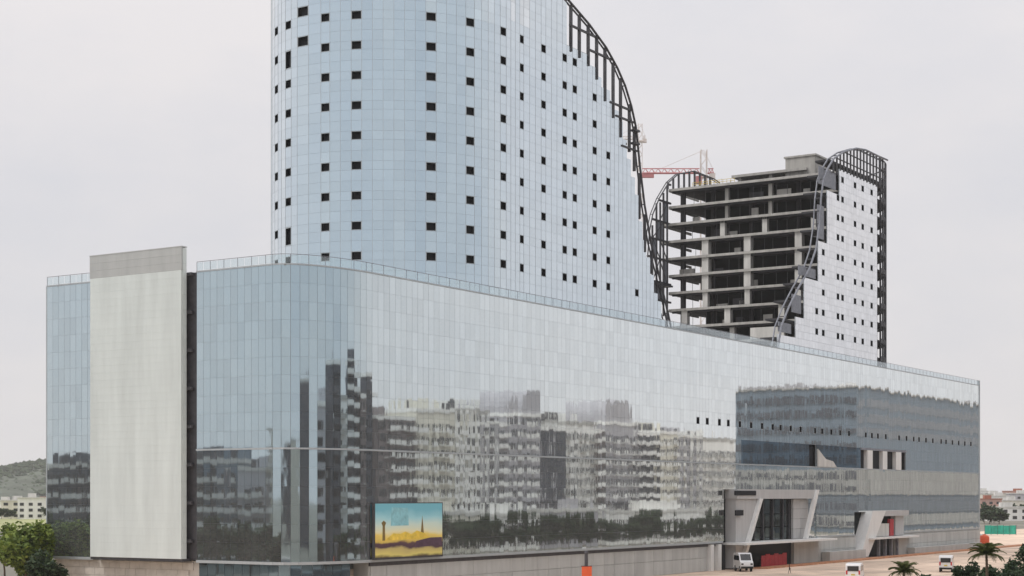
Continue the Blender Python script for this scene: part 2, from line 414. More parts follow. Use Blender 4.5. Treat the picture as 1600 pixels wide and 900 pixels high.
# right end wall of the podium, a narrow return with a grey edge
b = MB(); b.span((LEN - 0.3, -0.15, Z(-8.2)), (LEN + 0.25, 0.5, Z(30.0))); b.build('corner_trim', 'alu', POD)

rows_low = [BASE + (BAND - BASE) * k / 6 for k in range(7)]
rows_up = [BAND + 0.0 + (ROOF - BAND) * k / 10 for k in range(11)]
rows = rows_low + rows_up[1:]
vents_t = [107.5,111.1,115.8,120.4,125.2,130.3,135.3,140.1,143.5,148.5,153.3,161.3,165.8,170.7,175.0,180.5,190.4,193.5,198.3,203.3,211.3,216.5,221.3,225.4,230.0,235.7,241.9,245.9,249.9,256.0,260.7,266.0]
cells = []
colsL = split(sL(45.9), sL(36.9), 1.2)
colsL2 = split(sL(18.2), sC0, 1.2)
colsC = split(sC0, sC1, 1.15)
colsR = split(sC1, sR(LEN - 0.3), 1.25)
def hole(t0, t1, z0, z1):
    """openings cut out of the long facade"""
    tm, zm = (t0 + t1) / 2, (z0 + z1) / 2 - CAM_H
    if 117.6 < tm < 162.4 and zm < 0.9: return True
    if 183.5 < tm < 214.5 and zm < -3.2: return True
    if 187.3 < tm < 215.6 and 5.9 < zm < 10.0: return True
    if 158.2 < tm < 162.2 and 5.9 < zm < 10.2: return True
    return False
vent_cells = []
for cols in (colsL, colsL2, colsC, colsR):
    for a, c in zip(cols, cols[1:]):
        t0, t1 = a - sC1 + RA, c - sC1 + RA
        right = cols is colsR
        for z0, z1 in zip(rows, rows[1:]):
            if right and hole(t0, t1, z0, z1): continue
            mm = None
            if right and 126.0 < (t0 + t1) / 2 < 187 and 5.8 < z0 - CAM_H < 9.0: mm = 'vision_glass'
            if right and 12.5 < z0 - CAM_H < 14.0:
                if any(t0 <= v < t1 for v in vents_t):
                    vent_cells.append((a, c, z0)); continue
            cells.append((a, c, z0, z1, mm))
vent_rows = vent_cells
glaze(POD, PP, cells, 'podium_glass', 300, gap=0.03, hgap=0.014, tilt=0.05, coltilt=0.24)
b = MB()
for (a, c, z0, z1, mm) in cells:
    cc, an, w = PP.chord(a, c); b.box((cc.x - math.sin(an) * 0.14, cc.y + math.cos(an) * 0.14, (z0 + z1) / 2), (w + 0.01, 0.1, z1 - z0 + 0.01), an)
b.build('mullion_backing', 'backing', POD, kind='stuff')
b = MB()
for sa, sb in ((sL(45.9), sL(36.9)), (sL(18.2), sR(LEN - 0.3))):
    n_ = 1 if sb < sC0 else 60
    for a, c in zip([sa + (sb - sa) * k / n_ for k in range(n_ + 1)], [sa + (sb - sa) * k / n_ for k in range(1, n_ + 1)]):
        cc, an, w = PP.chord(a, c); b.box((cc.x - math.sin(an) * 0.85, cc.y + math.cos(an) * 0.85, ROOF - 0.08), (w + 0.02, 1.75, 0.14), an)
b.build('roof_edge', 'concrete', POD, kind='stuff')
wm = window_mesh('window', ['alu', 'dark'])
for (a, c, z0) in vent_rows:
    cc, an, w = PP.chord(a, c); zz0 = Z(12.68); zz1 = Z(13.95)
    o = link('vent_window', wm, POD); o.location = (cc.x, cc.y, (zz0 + zz1) / 2); o.rotation_euler = (0, 0, an); o.scale = (w - 0.1, 1, zz1 - zz0)
spare = MB()
for (a, c, z0) in vent_rows:                                        # glass left under and over each vent
    cc, an, w = PP.chord(a, c); z1 = z0 + (ROOF - BAND) / 10
    for q0, q1 in ((z0, Z(12.68)), (Z(13.95), z1)):
        if q1 - q0 > 0.12: spare.box((cc.x, cc.y, (q0 + q1) / 2), (w - 0.07, 0.06, q1 - q0 - 0.04), an)
spare.build('vent_surround', 'podium_glass', POD, kind='stuff')
# ledge lines
b = MB()
def ledge(b, s0, s1, z0, z1, proud, n=1):
    for a, c in zip(split(s0, s1, 1.6 if s0 < sC1 else 30), split(s0, s1, 1.6 if s0 < sC1 else 30)[1:]):
        cc, an, w = PP.chord(a, c); nx, ny = math.sin(an), -math.cos(an)
        b.box((cc.x + nx * proud / 2, cc.y + ny * proud / 2, (z0 + z1) / 2), (w + 0.02, proud + 0.1, z1 - z0), an)
ledge(b, sL(18.2), sR(LEN), BAND - 0.1, BAND + 0.12, 0.14); b.build('floor_ledge', 'alu', POD)
for sa, sb in ((sL(45.9), sL(36.9)), (sL(18.2), sR(117.6)), (sR(162.4), sR(183.5)), (sR(214.5), sR(LEN))):
    b = MB(); ledge(b, sa, sb, BASE - 0.35, BASE, 0.12); b.build('base_trim', 'alu', POD)
for sa, sb in ((sL(45.9), sL(36.9)), (sL(18.2), sR(LEN))):
    b = MB(); ledge(b, sa, sb, ROOF - 0.06, ROOF + 0.12, 0.1); b.build('roof_trim', 'alu', POD)
# glass parapet: posts, rail and panes
pc = []
for cols in (colsL, colsL2, colsC, colsR):
    for a, c in zip(cols, cols[1:]): pc.append((a, c, ROOF + 0.14, TOP - 0.06, None))
glaze(POD, PP, pc, 'parapet_glass', 60, gap=0.10, depth=0.03, name='parapet_pane', tilt=0.1)
b = MB()
for cols in (colsL, colsL2, colsC, colsR):
    for a in cols[::2]:
        p = PP.at(a); b.box((p.x, p.y, (ROOF + TOP) / 2), (0.05, 0.05, TOP - ROOF), 0)
b.build('parapet_posts', 'steel_light', POD, kind='stuff')
for grp in ((colsL,), (colsL2, colsC, colsR)):
    b = MB()
    for cols in grp:
        for a, c in zip(cols, cols[1:]):
            cc, an, w = PP.chord(a, c); b.box((cc.x, cc.y, TOP - 0.02), (w + 0.02, 0.06, 0.06), an)
    b.build('parapet_rail', 'steel_light', POD)

# tall cream clad stair shaft on the short side
sh0, sh1 = 19.75, 36.22
b = MB(); b.span((-1.04, sh0 + 0.1, Z(-8.0)), (-0.36, sh1 - 0.05, Z(31.6))); shaft = b.build('stair_shaft', 'backing', POD)
pm = {k: unit_box_mesh('cladding_panel', k) for k in ('clad', 'clad_grey')}
nrow = 38; z0 = Z(-8.1); z1 = Z(28.95); rs = random.Random(21)
for k in range(nrow):
    za, zb = z0 + (z1 - z0) * k / nrow, z0 + (z1 - z0) * (k + 1) / nrow
    o = link('cladding_panel', pm['clad'], shaft); o.location = (-1.15, (sh0 + sh1) / 2, (za + zb) / 2); o.scale = (0.22, sh1 - sh0, zb - za - 0.006)
    o.rotation_euler = (0, R(rs.gauss(0, 0.06)), 0)
for k in range(3):
    za, zb = Z(28.95) + 0.98 * k, Z(28.95) + 0.98 * (k + 1)
    o = link('cap_panel', pm['clad_grey'], shaft); o.location = (-1.12, (sh0 + sh1) / 2, (za + zb) / 2); o.scale = (0.3, sh1 - sh0 + 0.16, zb - za - 0.012)
for k in range(20):                                                  # narrow return facing the long street
    za, zb = Z(-8.1) + 39.9 * k / 20, Z(-8.1) + 39.9 * (k + 1) / 20
    o = link('return_panel', pm['clad'], shaft); o.location = (-0.70, sh0 + 0.0, (za + zb) / 2); o.scale = (0.66, 0.2, zb - za - 0.02)
b = MB(); b.span((-1.30, sh0 - 0.14, Z(31.89)), (-0.30, sh1 + 0.12, Z(32.02))); b.build('coping', 'clad_grey', shaft)
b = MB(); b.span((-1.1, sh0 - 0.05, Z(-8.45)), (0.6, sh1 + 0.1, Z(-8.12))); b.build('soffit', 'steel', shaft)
# dark recess with brackets between shaft and glass
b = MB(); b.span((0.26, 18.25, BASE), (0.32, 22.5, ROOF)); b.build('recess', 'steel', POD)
for k in range(8):
    m_ = MB(); m_.span((-0.3, 18.9, Z(-6 + k * 4.9)), (0.2, 20.0, Z(-5.6 + k * 4.9))); m_.build('bracket', 'steel', POD)
# stone plinth under the short side: courses of blocks
pl = MB(); pl.span((0.75, 7.6, 0), (4.0, 45.0, Z(-8.4))); plinth = pl.build('plinth_wall', 'stone', POD)
bm_ = unit_box_mesh('stone_block', 'stone')
for r_ in range(5):
    y = 20.2 if r_ % 2 else 19.4
    zc0 = Z(-8.6) - 1.0 * (r_ + 1)
    while y < 44.9:
        w = min(1.9, 45.1 - y)
        if w > 0.3:
            o = link('stone_block', bm_, plinth); o.location = (0.68 + 0.02 * random.random(), y + w / 2, zc0 + 0.5); o.scale = (0.22, w - 0.04, 0.96)
        y += 1.9
# glazed strip below the rounded corner and grey panel plinth along the street
lowp = Path([(0.5, 18.3)] + [(RA - (RA - 0.5) * math.cos(a), RB - (RB - 0.5) * math.sin(a)) for a in [math.pi / 2 * k / 16 for k in range(14)]])
cl = []
sp = split(0, lowp.s[-1], 1.5)
for a, c in zip(sp, sp[1:]): cl += [(a, c, Z(-11.2), Z(-8.6), 'vision_glass'), (a, c, Z(-13.4), Z(-11.2), 'vision_glass')]
b = MB()
for a, c in zip(sp, sp[1:]):
    cc, an, w = lowp.chord(a, c); b.box((cc.x - math.sin(an) * 0.12, cc.y + math.cos(an) * 0.12, Z(-11.0)), (w, 0.1, 5.0), an)
b.build('low_backing', 'backing', POD)
glaze(POD, lowp, cl, 'vision_glass', 24, name='shopfront_pane')
for ta, tb, y0 in ((162.4, 184, 0.0), (213, LEN, 0.0), (13.0, 118.0, 0.55)):
    pp_ = MB(); pp_.span((ta, y0, 0), (tb, 3, Z(-8.6))); base_wall = pp_.build('street_plinth', 'plinth', POD)
bp_ = unit_box_mesh('plinth_panel', 'plinth')
def plinth_row(t0, t1, y, w=3.0):
    for a, c in zip(split(t0, t1, w), split(t0, t1, w)[1:]):
        for za, zb in ((0.02, 2.4), (2.4, Z(-8.6) - 0.25)):
            o = link('plinth_panel', bp_, base_wall); o.location = ((a + c) / 2, y + 0.02 * random.random(), (za + zb) / 2); o.scale = (c - a - 0.05, 0.2, zb - za - 0.05)
plinth_row(13.2, 112, 0.45, 3.4); plinth_row(162.6, 183.6, -0.15); plinth_row(213.4, LEN, -0.15, 3.4)
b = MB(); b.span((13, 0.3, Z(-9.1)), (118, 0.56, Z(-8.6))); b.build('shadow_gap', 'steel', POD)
for t in (112.3, 115.4): 
    m_ = MB(); m_.span((t, -0.3, 0), (t + 1.3, 0.5, Z(-8.75))); m_.build('pilaster', 'white', POD)
# low stepped planter walls in front of the far half
for ta, tb, zz in ((164, 184.5, 2.0), (216, LEN - 5, 1.5)):
    b = MB(); b.span((ta, -2.2, 0), (tb, -0.4, zz)); b.build('planter_wall', 'plinth', POD)

# ---- main entrance portal
E1 = MB()
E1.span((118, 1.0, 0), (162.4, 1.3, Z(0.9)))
recess = E1.build('entrance_backing', 'deep_shade', POD)
m_ = MB(); m_.span((120.6, -1.6, Z(-0.55)), (159.0, 0.9, Z(1.22))); m_.build('portal_beam', 'portal', POD)
m_ = MB(); m_.wallpoly([(120.8, 0.2), (124.6, 0.2), (131.4, Z(-0.56)), (120.8, Z(-0.56))], -1.2, 0.9); m_.build('portal_leg', 'portal', POD)
m_ = MB(); m_.wallpoly([(123.6, Z(-10.4)), (124.7, Z(-10.4)), (131.5, Z(-0.52)), (130.4, Z(-0.52))], -1.9, -1.21); m_.build('portal_edge', 'white', POD)
m_ = MB(); m_.wallpoly([(152.0, Z(-8.5)), (153.2, Z(-8.5)), (158.9, Z(1.24)), (157.7, Z(1.24))], -2.0, -1.3); m_.build('slanted_strut', 'white', POD)
pn = unit_box_mesh('portal_panel', 'portal')
for r_ in range(4):
    za = Z(-8.5) + r_ * 1.97
    for (a, c) in ((149.4, 153.0), (153.0, 157.0)):
        o = link('portal_panel', pn, POD); o.location = ((a + c) / 2, -0.1, za + 0.98); o.scale = (c - a - 0.05, 0.5, 1.92)
for (t0, t1, za, zb) in ((119.4, 128.6, 0.1, 0.95), (119.6, 123.0, -3.6, -2.6)):
    m_ = MB(); m_.span((t0, -1.75, Z(za)), (t1, -1.55, Z(zb))); m_.build('dark_slot', 'dark', POD)
gl = Path([(126.0, 0.5), (149.4, 0.5)])
cl = []
for a, c in zip(split(0, 23.4, 2.3), split(0, 23.4, 2.3)[1:]):
    for za in (-8.5, -6.0, -3.5): cl.append((a, c, Z(za), Z(za + 2.5) if za < -4 else Z(-0.6), 'lobby_glass'))
glaze(POD, gl, cl, 'vision_glass', 40, name='lobby_pane', gap=0.14)
for t in (127.5, 132.0, 136.0, 140.5, 145.5, 148.6):
    m_ = MB(); m_.span((t, 0.1, Z(-8.5)), (t + 0.3, 0.42, Z(-0.6))); m_.build('lobby_mullion', 'steel', POD)
gl2 = Path([(157.1, 0.1), (162.6, 0.1)])
cl = [(a, c, Z(za), Z(za + 2.3), None) for a, c in zip(split(0, 5.5, 1.3), split(0, 5.5, 1.3)[1:]) for za in (-8.5, -6.2, -3.9, -1.6)]
glaze(POD, gl2, cl, 'podium_glass', 20, name='side_pane')
m_ = MB(); m_.span((119, -4.2, Z(-8.95)), (163, 0.6, Z(-8.55))); m_.build('canopy', 'white', POD)
m_ = MB(); m_.span((150.0, -0.3, 0), (162.4, 0.9, Z(-8.96))); m_.build('lower_wall', 'plinth', POD)
for ta, tb, y0 in ((118, 119.2, 0.2), (125.0, 150, 0.4)):
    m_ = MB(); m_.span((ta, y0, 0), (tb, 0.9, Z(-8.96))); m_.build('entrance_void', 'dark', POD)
h = thing('hoarding', 'dark red hoarding screening the black void under the main entrance canopy', 'hoarding', world(138.0, -1.25), ANG)
hm = unit_box_mesh('board', 'red')
for k in range(6):
    o = link('board', hm, h); o.location = (-5.0 + k * 2.0, 0, 1.1 + 0.12 * (k % 2)); o.scale = (1.94, 0.1, 2.2 + 0.24 * (k % 2))
m_ = MB(); m_.box((0, 0.12, 0.5), (12, 0.1, 0.12)); m_.box((0, 0.12, 1.7), (12, 0.1, 0.12)); m_.build('rail', 'steel', h)
# ---- second, smaller portal
m_ = MB(); m_.span((184, 1.0, 0), (214, 1.3, Z(-3.2))); m_.build('side_backing', 'deep_shade', POD)
m_ = MB(); m_.wallpoly([(183.0, 0.3), (187.6, 0.3), (198.6, Z(-3.3)), (190.4, Z(-3.3))], -1.6, 0.9); m_.build('portal_leg', 'white', POD)
m_ = MB(); m_.span((190.4, -1.4, Z(-4.5)), (214.3, 0.9, Z(-3.28))); m_.build('portal_beam', 'portal', POD)
m_ = MB(); m_.span((188, -2.6, Z(-9.5)), (218, 0.6, Z(-9.1))); m_.build('canopy', 'white', POD)
m_ = MB(); m_.span((208.6, -0.2, Z(-9.0)), (214.2, 0.9, Z(-4.52))); m_.build('portal_panel', 'portal', POD)
m_ = MB(); m_.span((204.0, -0.6, Z(-9.0)), (206.4, 0.0, Z(-5.2))); m_.build('red_banner', 'red', POD)
m_ = MB(); m_.span((194.5, -0.5, Z(-9.0)), (203.6, 0.7, Z(-6.2))); m_.build('inner_ledge', 'concrete_light', POD)
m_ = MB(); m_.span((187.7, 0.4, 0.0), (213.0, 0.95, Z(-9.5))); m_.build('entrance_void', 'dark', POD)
for t in (195.5, 199.5, 203.4, 207.4):
    m_ = MB(); m_.span((t, -1.2, 0.0), (t + 0.6, -0.6, Z(-9.5))); m_.build('portal_post', 'steel_light', POD)
m_ = MB(); m_.span((207.8, -0.3, 0.0), (213.4, 0.38, Z(-9.5))); m_.build('lower_wall', 'plinth', POD)
# ---- upper strip: dark openings between white piers
for ta, tb in ((187.2, 215.8), (158.2, 162.4)):
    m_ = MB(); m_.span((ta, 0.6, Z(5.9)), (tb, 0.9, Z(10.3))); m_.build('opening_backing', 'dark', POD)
for (a, c) in ((190.6, 193.8), (200.2, 203.0), (208.8, 212.3)):
    m_ = MB(); m_.span((a, -0.3, Z(5.95)), (c, 0.58, Z(10.0))); m_.build('white_pier', 'white', POD)
m_ = MB(); m_.span((187.0, -0.25, Z(10.0)), (215.9, 0.58, Z(10.5))); m_.build('opening_lintel', 'steel_light', POD)
m_ = MB(); m_.wallpoly([(162.3, Z(6.0)), (172.5, Z(6.0)), (170.5, Z(7.2)), (166.5, Z(7.6)), (162.3, Z(9.6))], -0.35, -0.05); m_.build('broken_panel', 'concrete_light', POD)
# ---- advertising screen on the facade
BB = thing('billboard', 'printed billboard of a golden skyline under blue sky low on the glass facade', 'billboard', world(20.4, -0.62, Z(-8.0)), ANG)
def grad_print():
    m, t, o = newmat('skyline_print')
    tcn = N(t, 'ShaderNodeTexCoord'); sp_ = N(t, 'ShaderNodeSeparateXYZ'); t.links.new(tcn.outputs['Generated'], sp_.inputs[0])
    nn = N(t, 'ShaderNodeTexNoise'); nn.inputs['Scale'].default_value = 3.5; nn.inputs['Detail'].default_value = 4; t.links.new(tcn.outputs['Generated'], nn.inputs['Vector'])
    ma = N(t, 'ShaderNodeMath', operation='MULTIPLY_ADD'); t.links.new(nn.outputs[0], ma.inputs[0]); ma.inputs[1].default_value = 0.22; t.links.new(sp_.outputs[2], ma.inputs[2])
    rp_ = N(t, 'ShaderNodeValToRGB'); e = rp_.color_ramp.elements
    e[0].position = 0.10; e[0].color = (0.10, 0.07, 0.02, 1)
    e[1].position = 0.99; e[1].color = (0.18, 0.50, 0.60, 1)
    for p_, c_ in ((0.16, (0.72, 0.62, 0.18, 1)), (0.27, (0.55, 0.45, 0.16, 1)), (0.31, (0.07, 0.03, 0.05, 1)), (0.37, (0.10, 0.05, 0.06, 1)), (0.40, (0.70, 0.50, 0.10, 1)), (0.50, (0.85, 0.66, 0.16, 1)), (0.57, (0.82, 0.80, 0.52, 1)), (0.72, (0.62, 0.78, 0.70, 1)), (0.86, (0.36, 0.68, 0.74, 1))):
        q = e.new(p_); q.color = c_
    t.links.new(ma.outputs[0], rp_.inputs[0])
    bs = N(t, 'ShaderNodeBsdfPrincipled'); bs.inputs['Roughness'].default_value = 0.45; t.links.new(rp_.outputs[0], bs.inputs['Base Color']); t.links.new(bs.outputs[0], o.inputs[0])
    return m
M['print'] = grad_print()
M['ink_teal'] = matte('ink_teal', (0.26, 0.54, 0.60), 0.5, 0.25, scale=1.2)
M['ink_brown'] = matte('ink_brown', (0.20, 0.14, 0.04), 0.5, 0.3, scale=1.2)
M['ink_gold'] = matte('ink_gold', (0.80, 0.58, 0.08), 0.5, 0.25, scale=1.2)
M['ink_plum'] = matte('ink_plum', (0.09, 0.05, 0.08), 0.5, 0.3, scale=1.2)
m_ = MB(); m_.span((-7.5, 0.0, 0.0), (7.5, 0.12, 7.0)); m_.build('printed_sheet', 'print', BB)
m_ = MB(); m_.span((-7.7, 0.02, -0.25), (7.7, 0.35, 0.0)); m_.span((-7.7, 0.02, 7.0), (7.7, 0.35, 7.12)); m_.span((-7.7, 0.02, 0), (-7.51, 0.35, 7.0)); m_.span((7.51, 0.02, 0), (7.7, 0.35, 7.0)); m_.build('frame', 'steel', BB)
m_ = MB(); m_.wallpoly([(-4.2, 4.1), (-0.2, 4.1), (-0.4, 6.4), (-4.0, 6.5)], -0.008, -0.002); m_.build('printed_block', 'ink_teal', BB)
m_ = MB(); m_.wallpoly([(-6.0, 2.2), (-5.4, 2.2), (-5.45, 4.1), (-5.2, 4.5), (-5.7, 4.8), (-6.2, 4.5), (-5.95, 4.1)], -0.012, -0.004); m_.build('printed_tower', 'ink_brown', BB); m_ = MB(); m_.wallpoly([(2.5, 3.0), (3.2, 3.0), (2.85, 5.4)], -0.012, -0.004); m_.build('printed_spire', 'ink_brown', BB)
m_ = MB(); m_.wallpoly([(-5.5, 2.2), (4.8, 2.3), (3.4, 3.0), (1.6, 3.4), (0.4, 2.9), (-1.0, 3.3), (-2.0, 3.0), (-3.6, 3.1)], -0.016, -0.006); m_.build('printed_skyline', 'ink_gold', BB)
m_ = MB(); m_.wallpoly([(1.0, 1.2), (7.4, 1.3), (7.4, 2.4), (4.6, 2.4), (1.5, 2.0)], -0.02, -0.008); m_.build('printed_shade', 'ink_plum', BB)
m_ = MB()
for x in (-6, -2, 2, 6): m_.box((x, 0.36, 3.4), (0.15, 0.5, 6.4))
m_.build('bracket', 'steel', BB)

# ================================================================== TALL TOWER (wall plane 6 m behind the podium face)
T1 = thing('tall_tower', 'tall curved blue glass tower whose edge sweeps down in a dark steel arc', 'building', world(55, 28, ROOF + 0.16), ANG)
def adopt(root):
    """parts are written in site coordinates: shift the parts into the frame of a root"""
    off = Vector(world(0, 0)) - Vector(root.location)
    inv = Matrix.Rotation(-ANG, 4, 'Z') @ off
    for ch in root.children:
        ch.location = Vector(ch.location) + inv
nose = [(55 - 22 * math.cos(a), 28 - 16.6 * math.sin(a)) for a in [-math.pi / 2 + math.pi / 2 * k / 24 for k in range(24)]]
nose += [(55 - 22 * math.cos(a), 28 - 22 * math.sin(a)) for a in [math.pi / 2 * k / 40 for k in range(41)]]
TP1 = Path(nose + [(112, 6)], zero=(33, 28))
sW = TP1.s[-1] - 57.0                                                # where the straight wall starts (x = 55)
def s1(t): return sW + t - 55
arch1 = [(55, 84.5), (64, 82.6), (72.2, 79.8), (79.2, 77.4), (84.8, 74.9), (88.6, 72.4), (91.4, 69.9), (93.6, 66.9), (95.3, 63.5), (96.7, 57.1), (98.4, 50.7), (100.8, 44.3), (104.4, 38.0), (107.3, 32.6), (109, 29.0)]
skin1 = [(-100, 86), (60, 83), (72.7, 79.5), (73.0, 73.9), (79.0, 73.0), (82.6, 70.9), (87.0, 68.0), (92.1, 62.5), (94.4, 57), (97.2, 51.0), (99.4, 44.5), (103.2, 37.7), (107.0, 31.0)]
WZ0 = 35.1; FH = 4.4
wins = [(-7.3, 1.6), (-3.3, 1.5), (-0.1, 2.2), (3.9, 1.5), (8.8, 1.6), (19.8, 1.6), (26.2, 1.55), (33.1, 1.5)] + [(s1(t), w) for t, w in ((58.7, 1.15), (65.1, 1.4), (71.6, 1.4), (74.8, 1.4), (81.3, 1.4), (85.9, 1.35), (96.0, 1.3))]
brk = []
edge = TP1.s[0] + 0.3
wincol = {}
for sc, w in wins:
    q = split(edge, sc - w / 2, 1.5); brk += q[:-1]; wincol[len(brk)] = sc; brk.append(sc - w / 2); edge = sc + w / 2
brk += split(edge, s1(108.0), 1.5)
zr = [28.75, 30.05]
zrows = [(28.75, 30.05, 'x'), (30.05, 31.35, 'x'), (31.35, 32.9, 'B'), (32.9, 34.45, 'C')]
for k in range(12):
    wz = WZ0 + FH * k; zrows += [(wz - 0.65, wz + 0.65, 'A%d' % k), (wz + 0.65, wz + 2.2, 'B%d' % k), (wz + 2.2, wz + 3.75, 'C%d' % k)]
rnd = random.Random(3)
colpale = [rnd.random() < 0.4 for _ in brk]
cells = []; wcells = []; coltop = []
for j, (a, c) in enumerate(zip(brk, brk[1:])):
    tm = TP1.at(c).x if c > 20 else -50
    zt = lerp_table(skin1, tm); top = 28.75
    for (z0, z1, nm) in zrows:
        if z1 > zt + 0.25: break
        top = z1
        sc = wincol.get(j)
        hit = False
        if sc is not None and nm != 'x':
            if abs(sc + 0.1) < 0.01: hit = nm in ('B7', 'B8')
            elif abs(sc - s1(96)) < 0.01: hit = nm == 'A0'
            elif nm[0] == 'A':
                hit = not (abs(sc - s1(85.9)) < 0.01 and int(nm[1:]) > 5)
                if abs(sc - s1(81.3)) < 0.01 and int(nm[1:]) > 7: hit = False
                if int(nm[1:]) > 8: hit = False
            if abs(sc + 3.3) < 0.01 and nm in ('C0', 'C6'): hit = True
        if hit:
            if wcells and wcells[-1][0] == a and abs(wcells[-1][3] - z0) < 0.01: wcells[-1] = (a, c, wcells[-1][2], z1)
            else: wcells.append((a, c, z0, z1))
            continue
        mm = None
        if ((z0 > 71.5 and 22 < a < s1(72)) or (z0 > 70.9 and 12 < a < 31)) and colpale[j]: mm = 'pale_glass'
        cells.append((a, c, Z(z0), Z(z1), mm))
    coltop.append((a, c, top))
glaze(T1, TP1, cells, 'tower_glass', 300, gap=0.03, hgap=0.018, tilt=0.07, coltilt=0.12)
for (a, c, z0, z1) in wcells:
    cc, an, w = TP1.chord(a, c)
    o = link('window', wm, T1); o.location = (cc.x, cc.y, Z((z0 + z1) / 2)); o.rotation_euler = (0, 0, an); o.scale = (w - 0.03, 1, z1 - z0 - 0.03)
b = MB()
for (a, c, z0, z1, mm) in cells:
    cc, an, w = TP1.chord(a, c); b.box((cc.x - math.sin(an) * 0.12, cc.y + math.cos(an) * 0.12, (z0 + z1) / 2), (w + 0.01, 0.08, z1 - z0 + 0.01), an)
b.build('mullion_backing', 'backing', T1, kind='stuff')
# vertical and horizontal mullions between the panes
b = MB()
for (a, c, top) in coltop:
    if top < 29: continue
    cc, an, w = TP1.chord(a - 0.001, a + 0.001); b.box((cc.x, cc.y, (Z(28.7) + Z(top)) / 2), (0.05, 0.10, top - 28.75), an)
b.build('mullions', 'alu', T1, kind='stuff')
inv_arch1 = sorted((z, t) for t, z in arch1)
for k in range(11):
    zf = 33.5 + FH * k
    te = lerp_table(inv_arch1, zf) - 7.0
    poly = [(55 - 21 * math.cos(a), 28 - 15 * math.sin(a)) for a in [-math.pi / 2 + math.pi / 2 * q / 8 for q in range(8)]]
    poly += [(55 - 21 * math.cos(a), 28 - 21 * math.sin(a)) for a in [math.pi / 2 * q / 10 for q in range(11)]]
    poly += [(max(te, 58), 7.0), (max(te, 58), 43)]
    m_ = MB(); m_.prism(poly, Z(zf) - 0.45, Z(zf)); m_.build('floor_slab', 'concrete_light', T1)
m_ = MB(); m_.span((46, 16, ROOF), (62, 36, Z(78))); m_.build('core_wall', 'concrete_shaded', T1)
m_ = MB()
for t in (60, 70, 80, 90):
    for i in (9, 20, 31, 42):
        zt = lerp_table(arch1, t + 9); zt = 33.5 + FH * math.floor((zt - 33.5) / FH)
        if zt > 33: m_.span((t, i, ROOF), (t + 0.8, i + 0.8, Z(zt)))
m_.build('columns', 'concrete', T1, kind='stuff')
# steel arc and its ladder of posts
def arc_frame(root, arch, y, yin, r, name='edge_arc', mat='steel', sp=2.5):
    m_ = MB(); pts = [(t, y, Z(z)) for t, z in arch]
    m_.path(pts, r, 8); m_.build(name, mat, root)
    m_ = MB(); pts2 = [(t, yin, Z(z)) for t, z in arch]; m_.path(pts2, r * 0.8, 6); m_.build('inner_arc', mat, root)
    m_ = MB()
    for (t0, z0), (t1, z1) in zip(arch, arch[1:]):
        n = max(1, int(math.hypot(t1 - t0, z1 - z0) / sp))
        for q in range(n):
            f = q / n; t = t0 + (t1 - t0) * f; z = z0 + (z1 - z0) * f
            m_.tube((t, y, Z(z)), (t, yin, Z(z)), r * 0.5, 5)
    m_.build('arc_rungs', 'steel', root, kind='stuff')
arc_frame(T1, arch1, 5.75, 6.35, 0.2, sp=4.2)
for t in (73.6, 76.3, 79.2, 82.0, 84.8, 87.6, 90.2):
    zt = lerp_table(arch1, t); zb = lerp_table(skin1, t + 0.4) - (2.0 if t < 83 else 3.2)
    m_ = MB(); m_.span((t - 0.16, 5.75, Z(zb)), (t + 0.16, 6.25, Z(zt))); m_.build('frame_post', 'steel', T1)
for t, zb in ((93.4, 59.0), (95.2, 56.0), (97.0, 48.0), (99.0, 42.5), (101.5, 39.0)):
    zt = lerp_table(arch1, t); m_ = MB(); m_.span((t - 0.14, 5.8, Z(zb)), (t + 0.14, 6.3, Z(zt))); m_.build('frame_post', 'steel', T1)
for zf, ta in ((76.0, 73.3), (73.4, 79.5), (66.2, 86.5), (64.3, 88.5), (59.6, 90.5)):
    te = lerp_table(inv_arch1, zf); m_ = MB(); m_.span((ta, 5.8, Z(zf) - 0.14), (te, 6.2, Z(zf) + 0.14)); m_.build('frame_rail', 'steel', T1)
for z in (62.6, 60.4):
    m_ = MB(); m_.span((93.8, 5.0, Z(z)), (95.4, 6.0, Z(z) + 0.35)); m_.build('work_platform', 'steel', T1)
adopt(T1)

# ================================================================== SECOND TOWER, open end towards the valley
T2 = thing('unfinished_tower', 'shorter unfinished tower with open concrete floors and white panelled side', 'building', world(216, 29, ROOF + 0.16), ANG)
CT, CI, RT, RI = 216.0, 29.5, 22.0, 23.5
nose2 = [(CT + RT * math.sin(a), CI - RI * math.cos(a)) for a in [math.pi / 2 * k / 20 for k in range(41)]]
TP2 = Path([(150, 6)] + nose2 + [(200, 53)], zero=(150, 6))
arch2 = [(154.6, 28.8), (156.0, 31.2), (157.3, 34.6), (161.2, 38.9), (166.3, 43.4), (172.1, 48.0), (175.6, 52.5), (177.7, 58.3), (178.5, 63.9), (179.9, 68.2), (182.1, 70.7), (185.8, 73.6), (191.4, 76.0), (199.2, 78.2), (205.2, 78.9), (213.5, 78.9), (219.5, 79.0)]
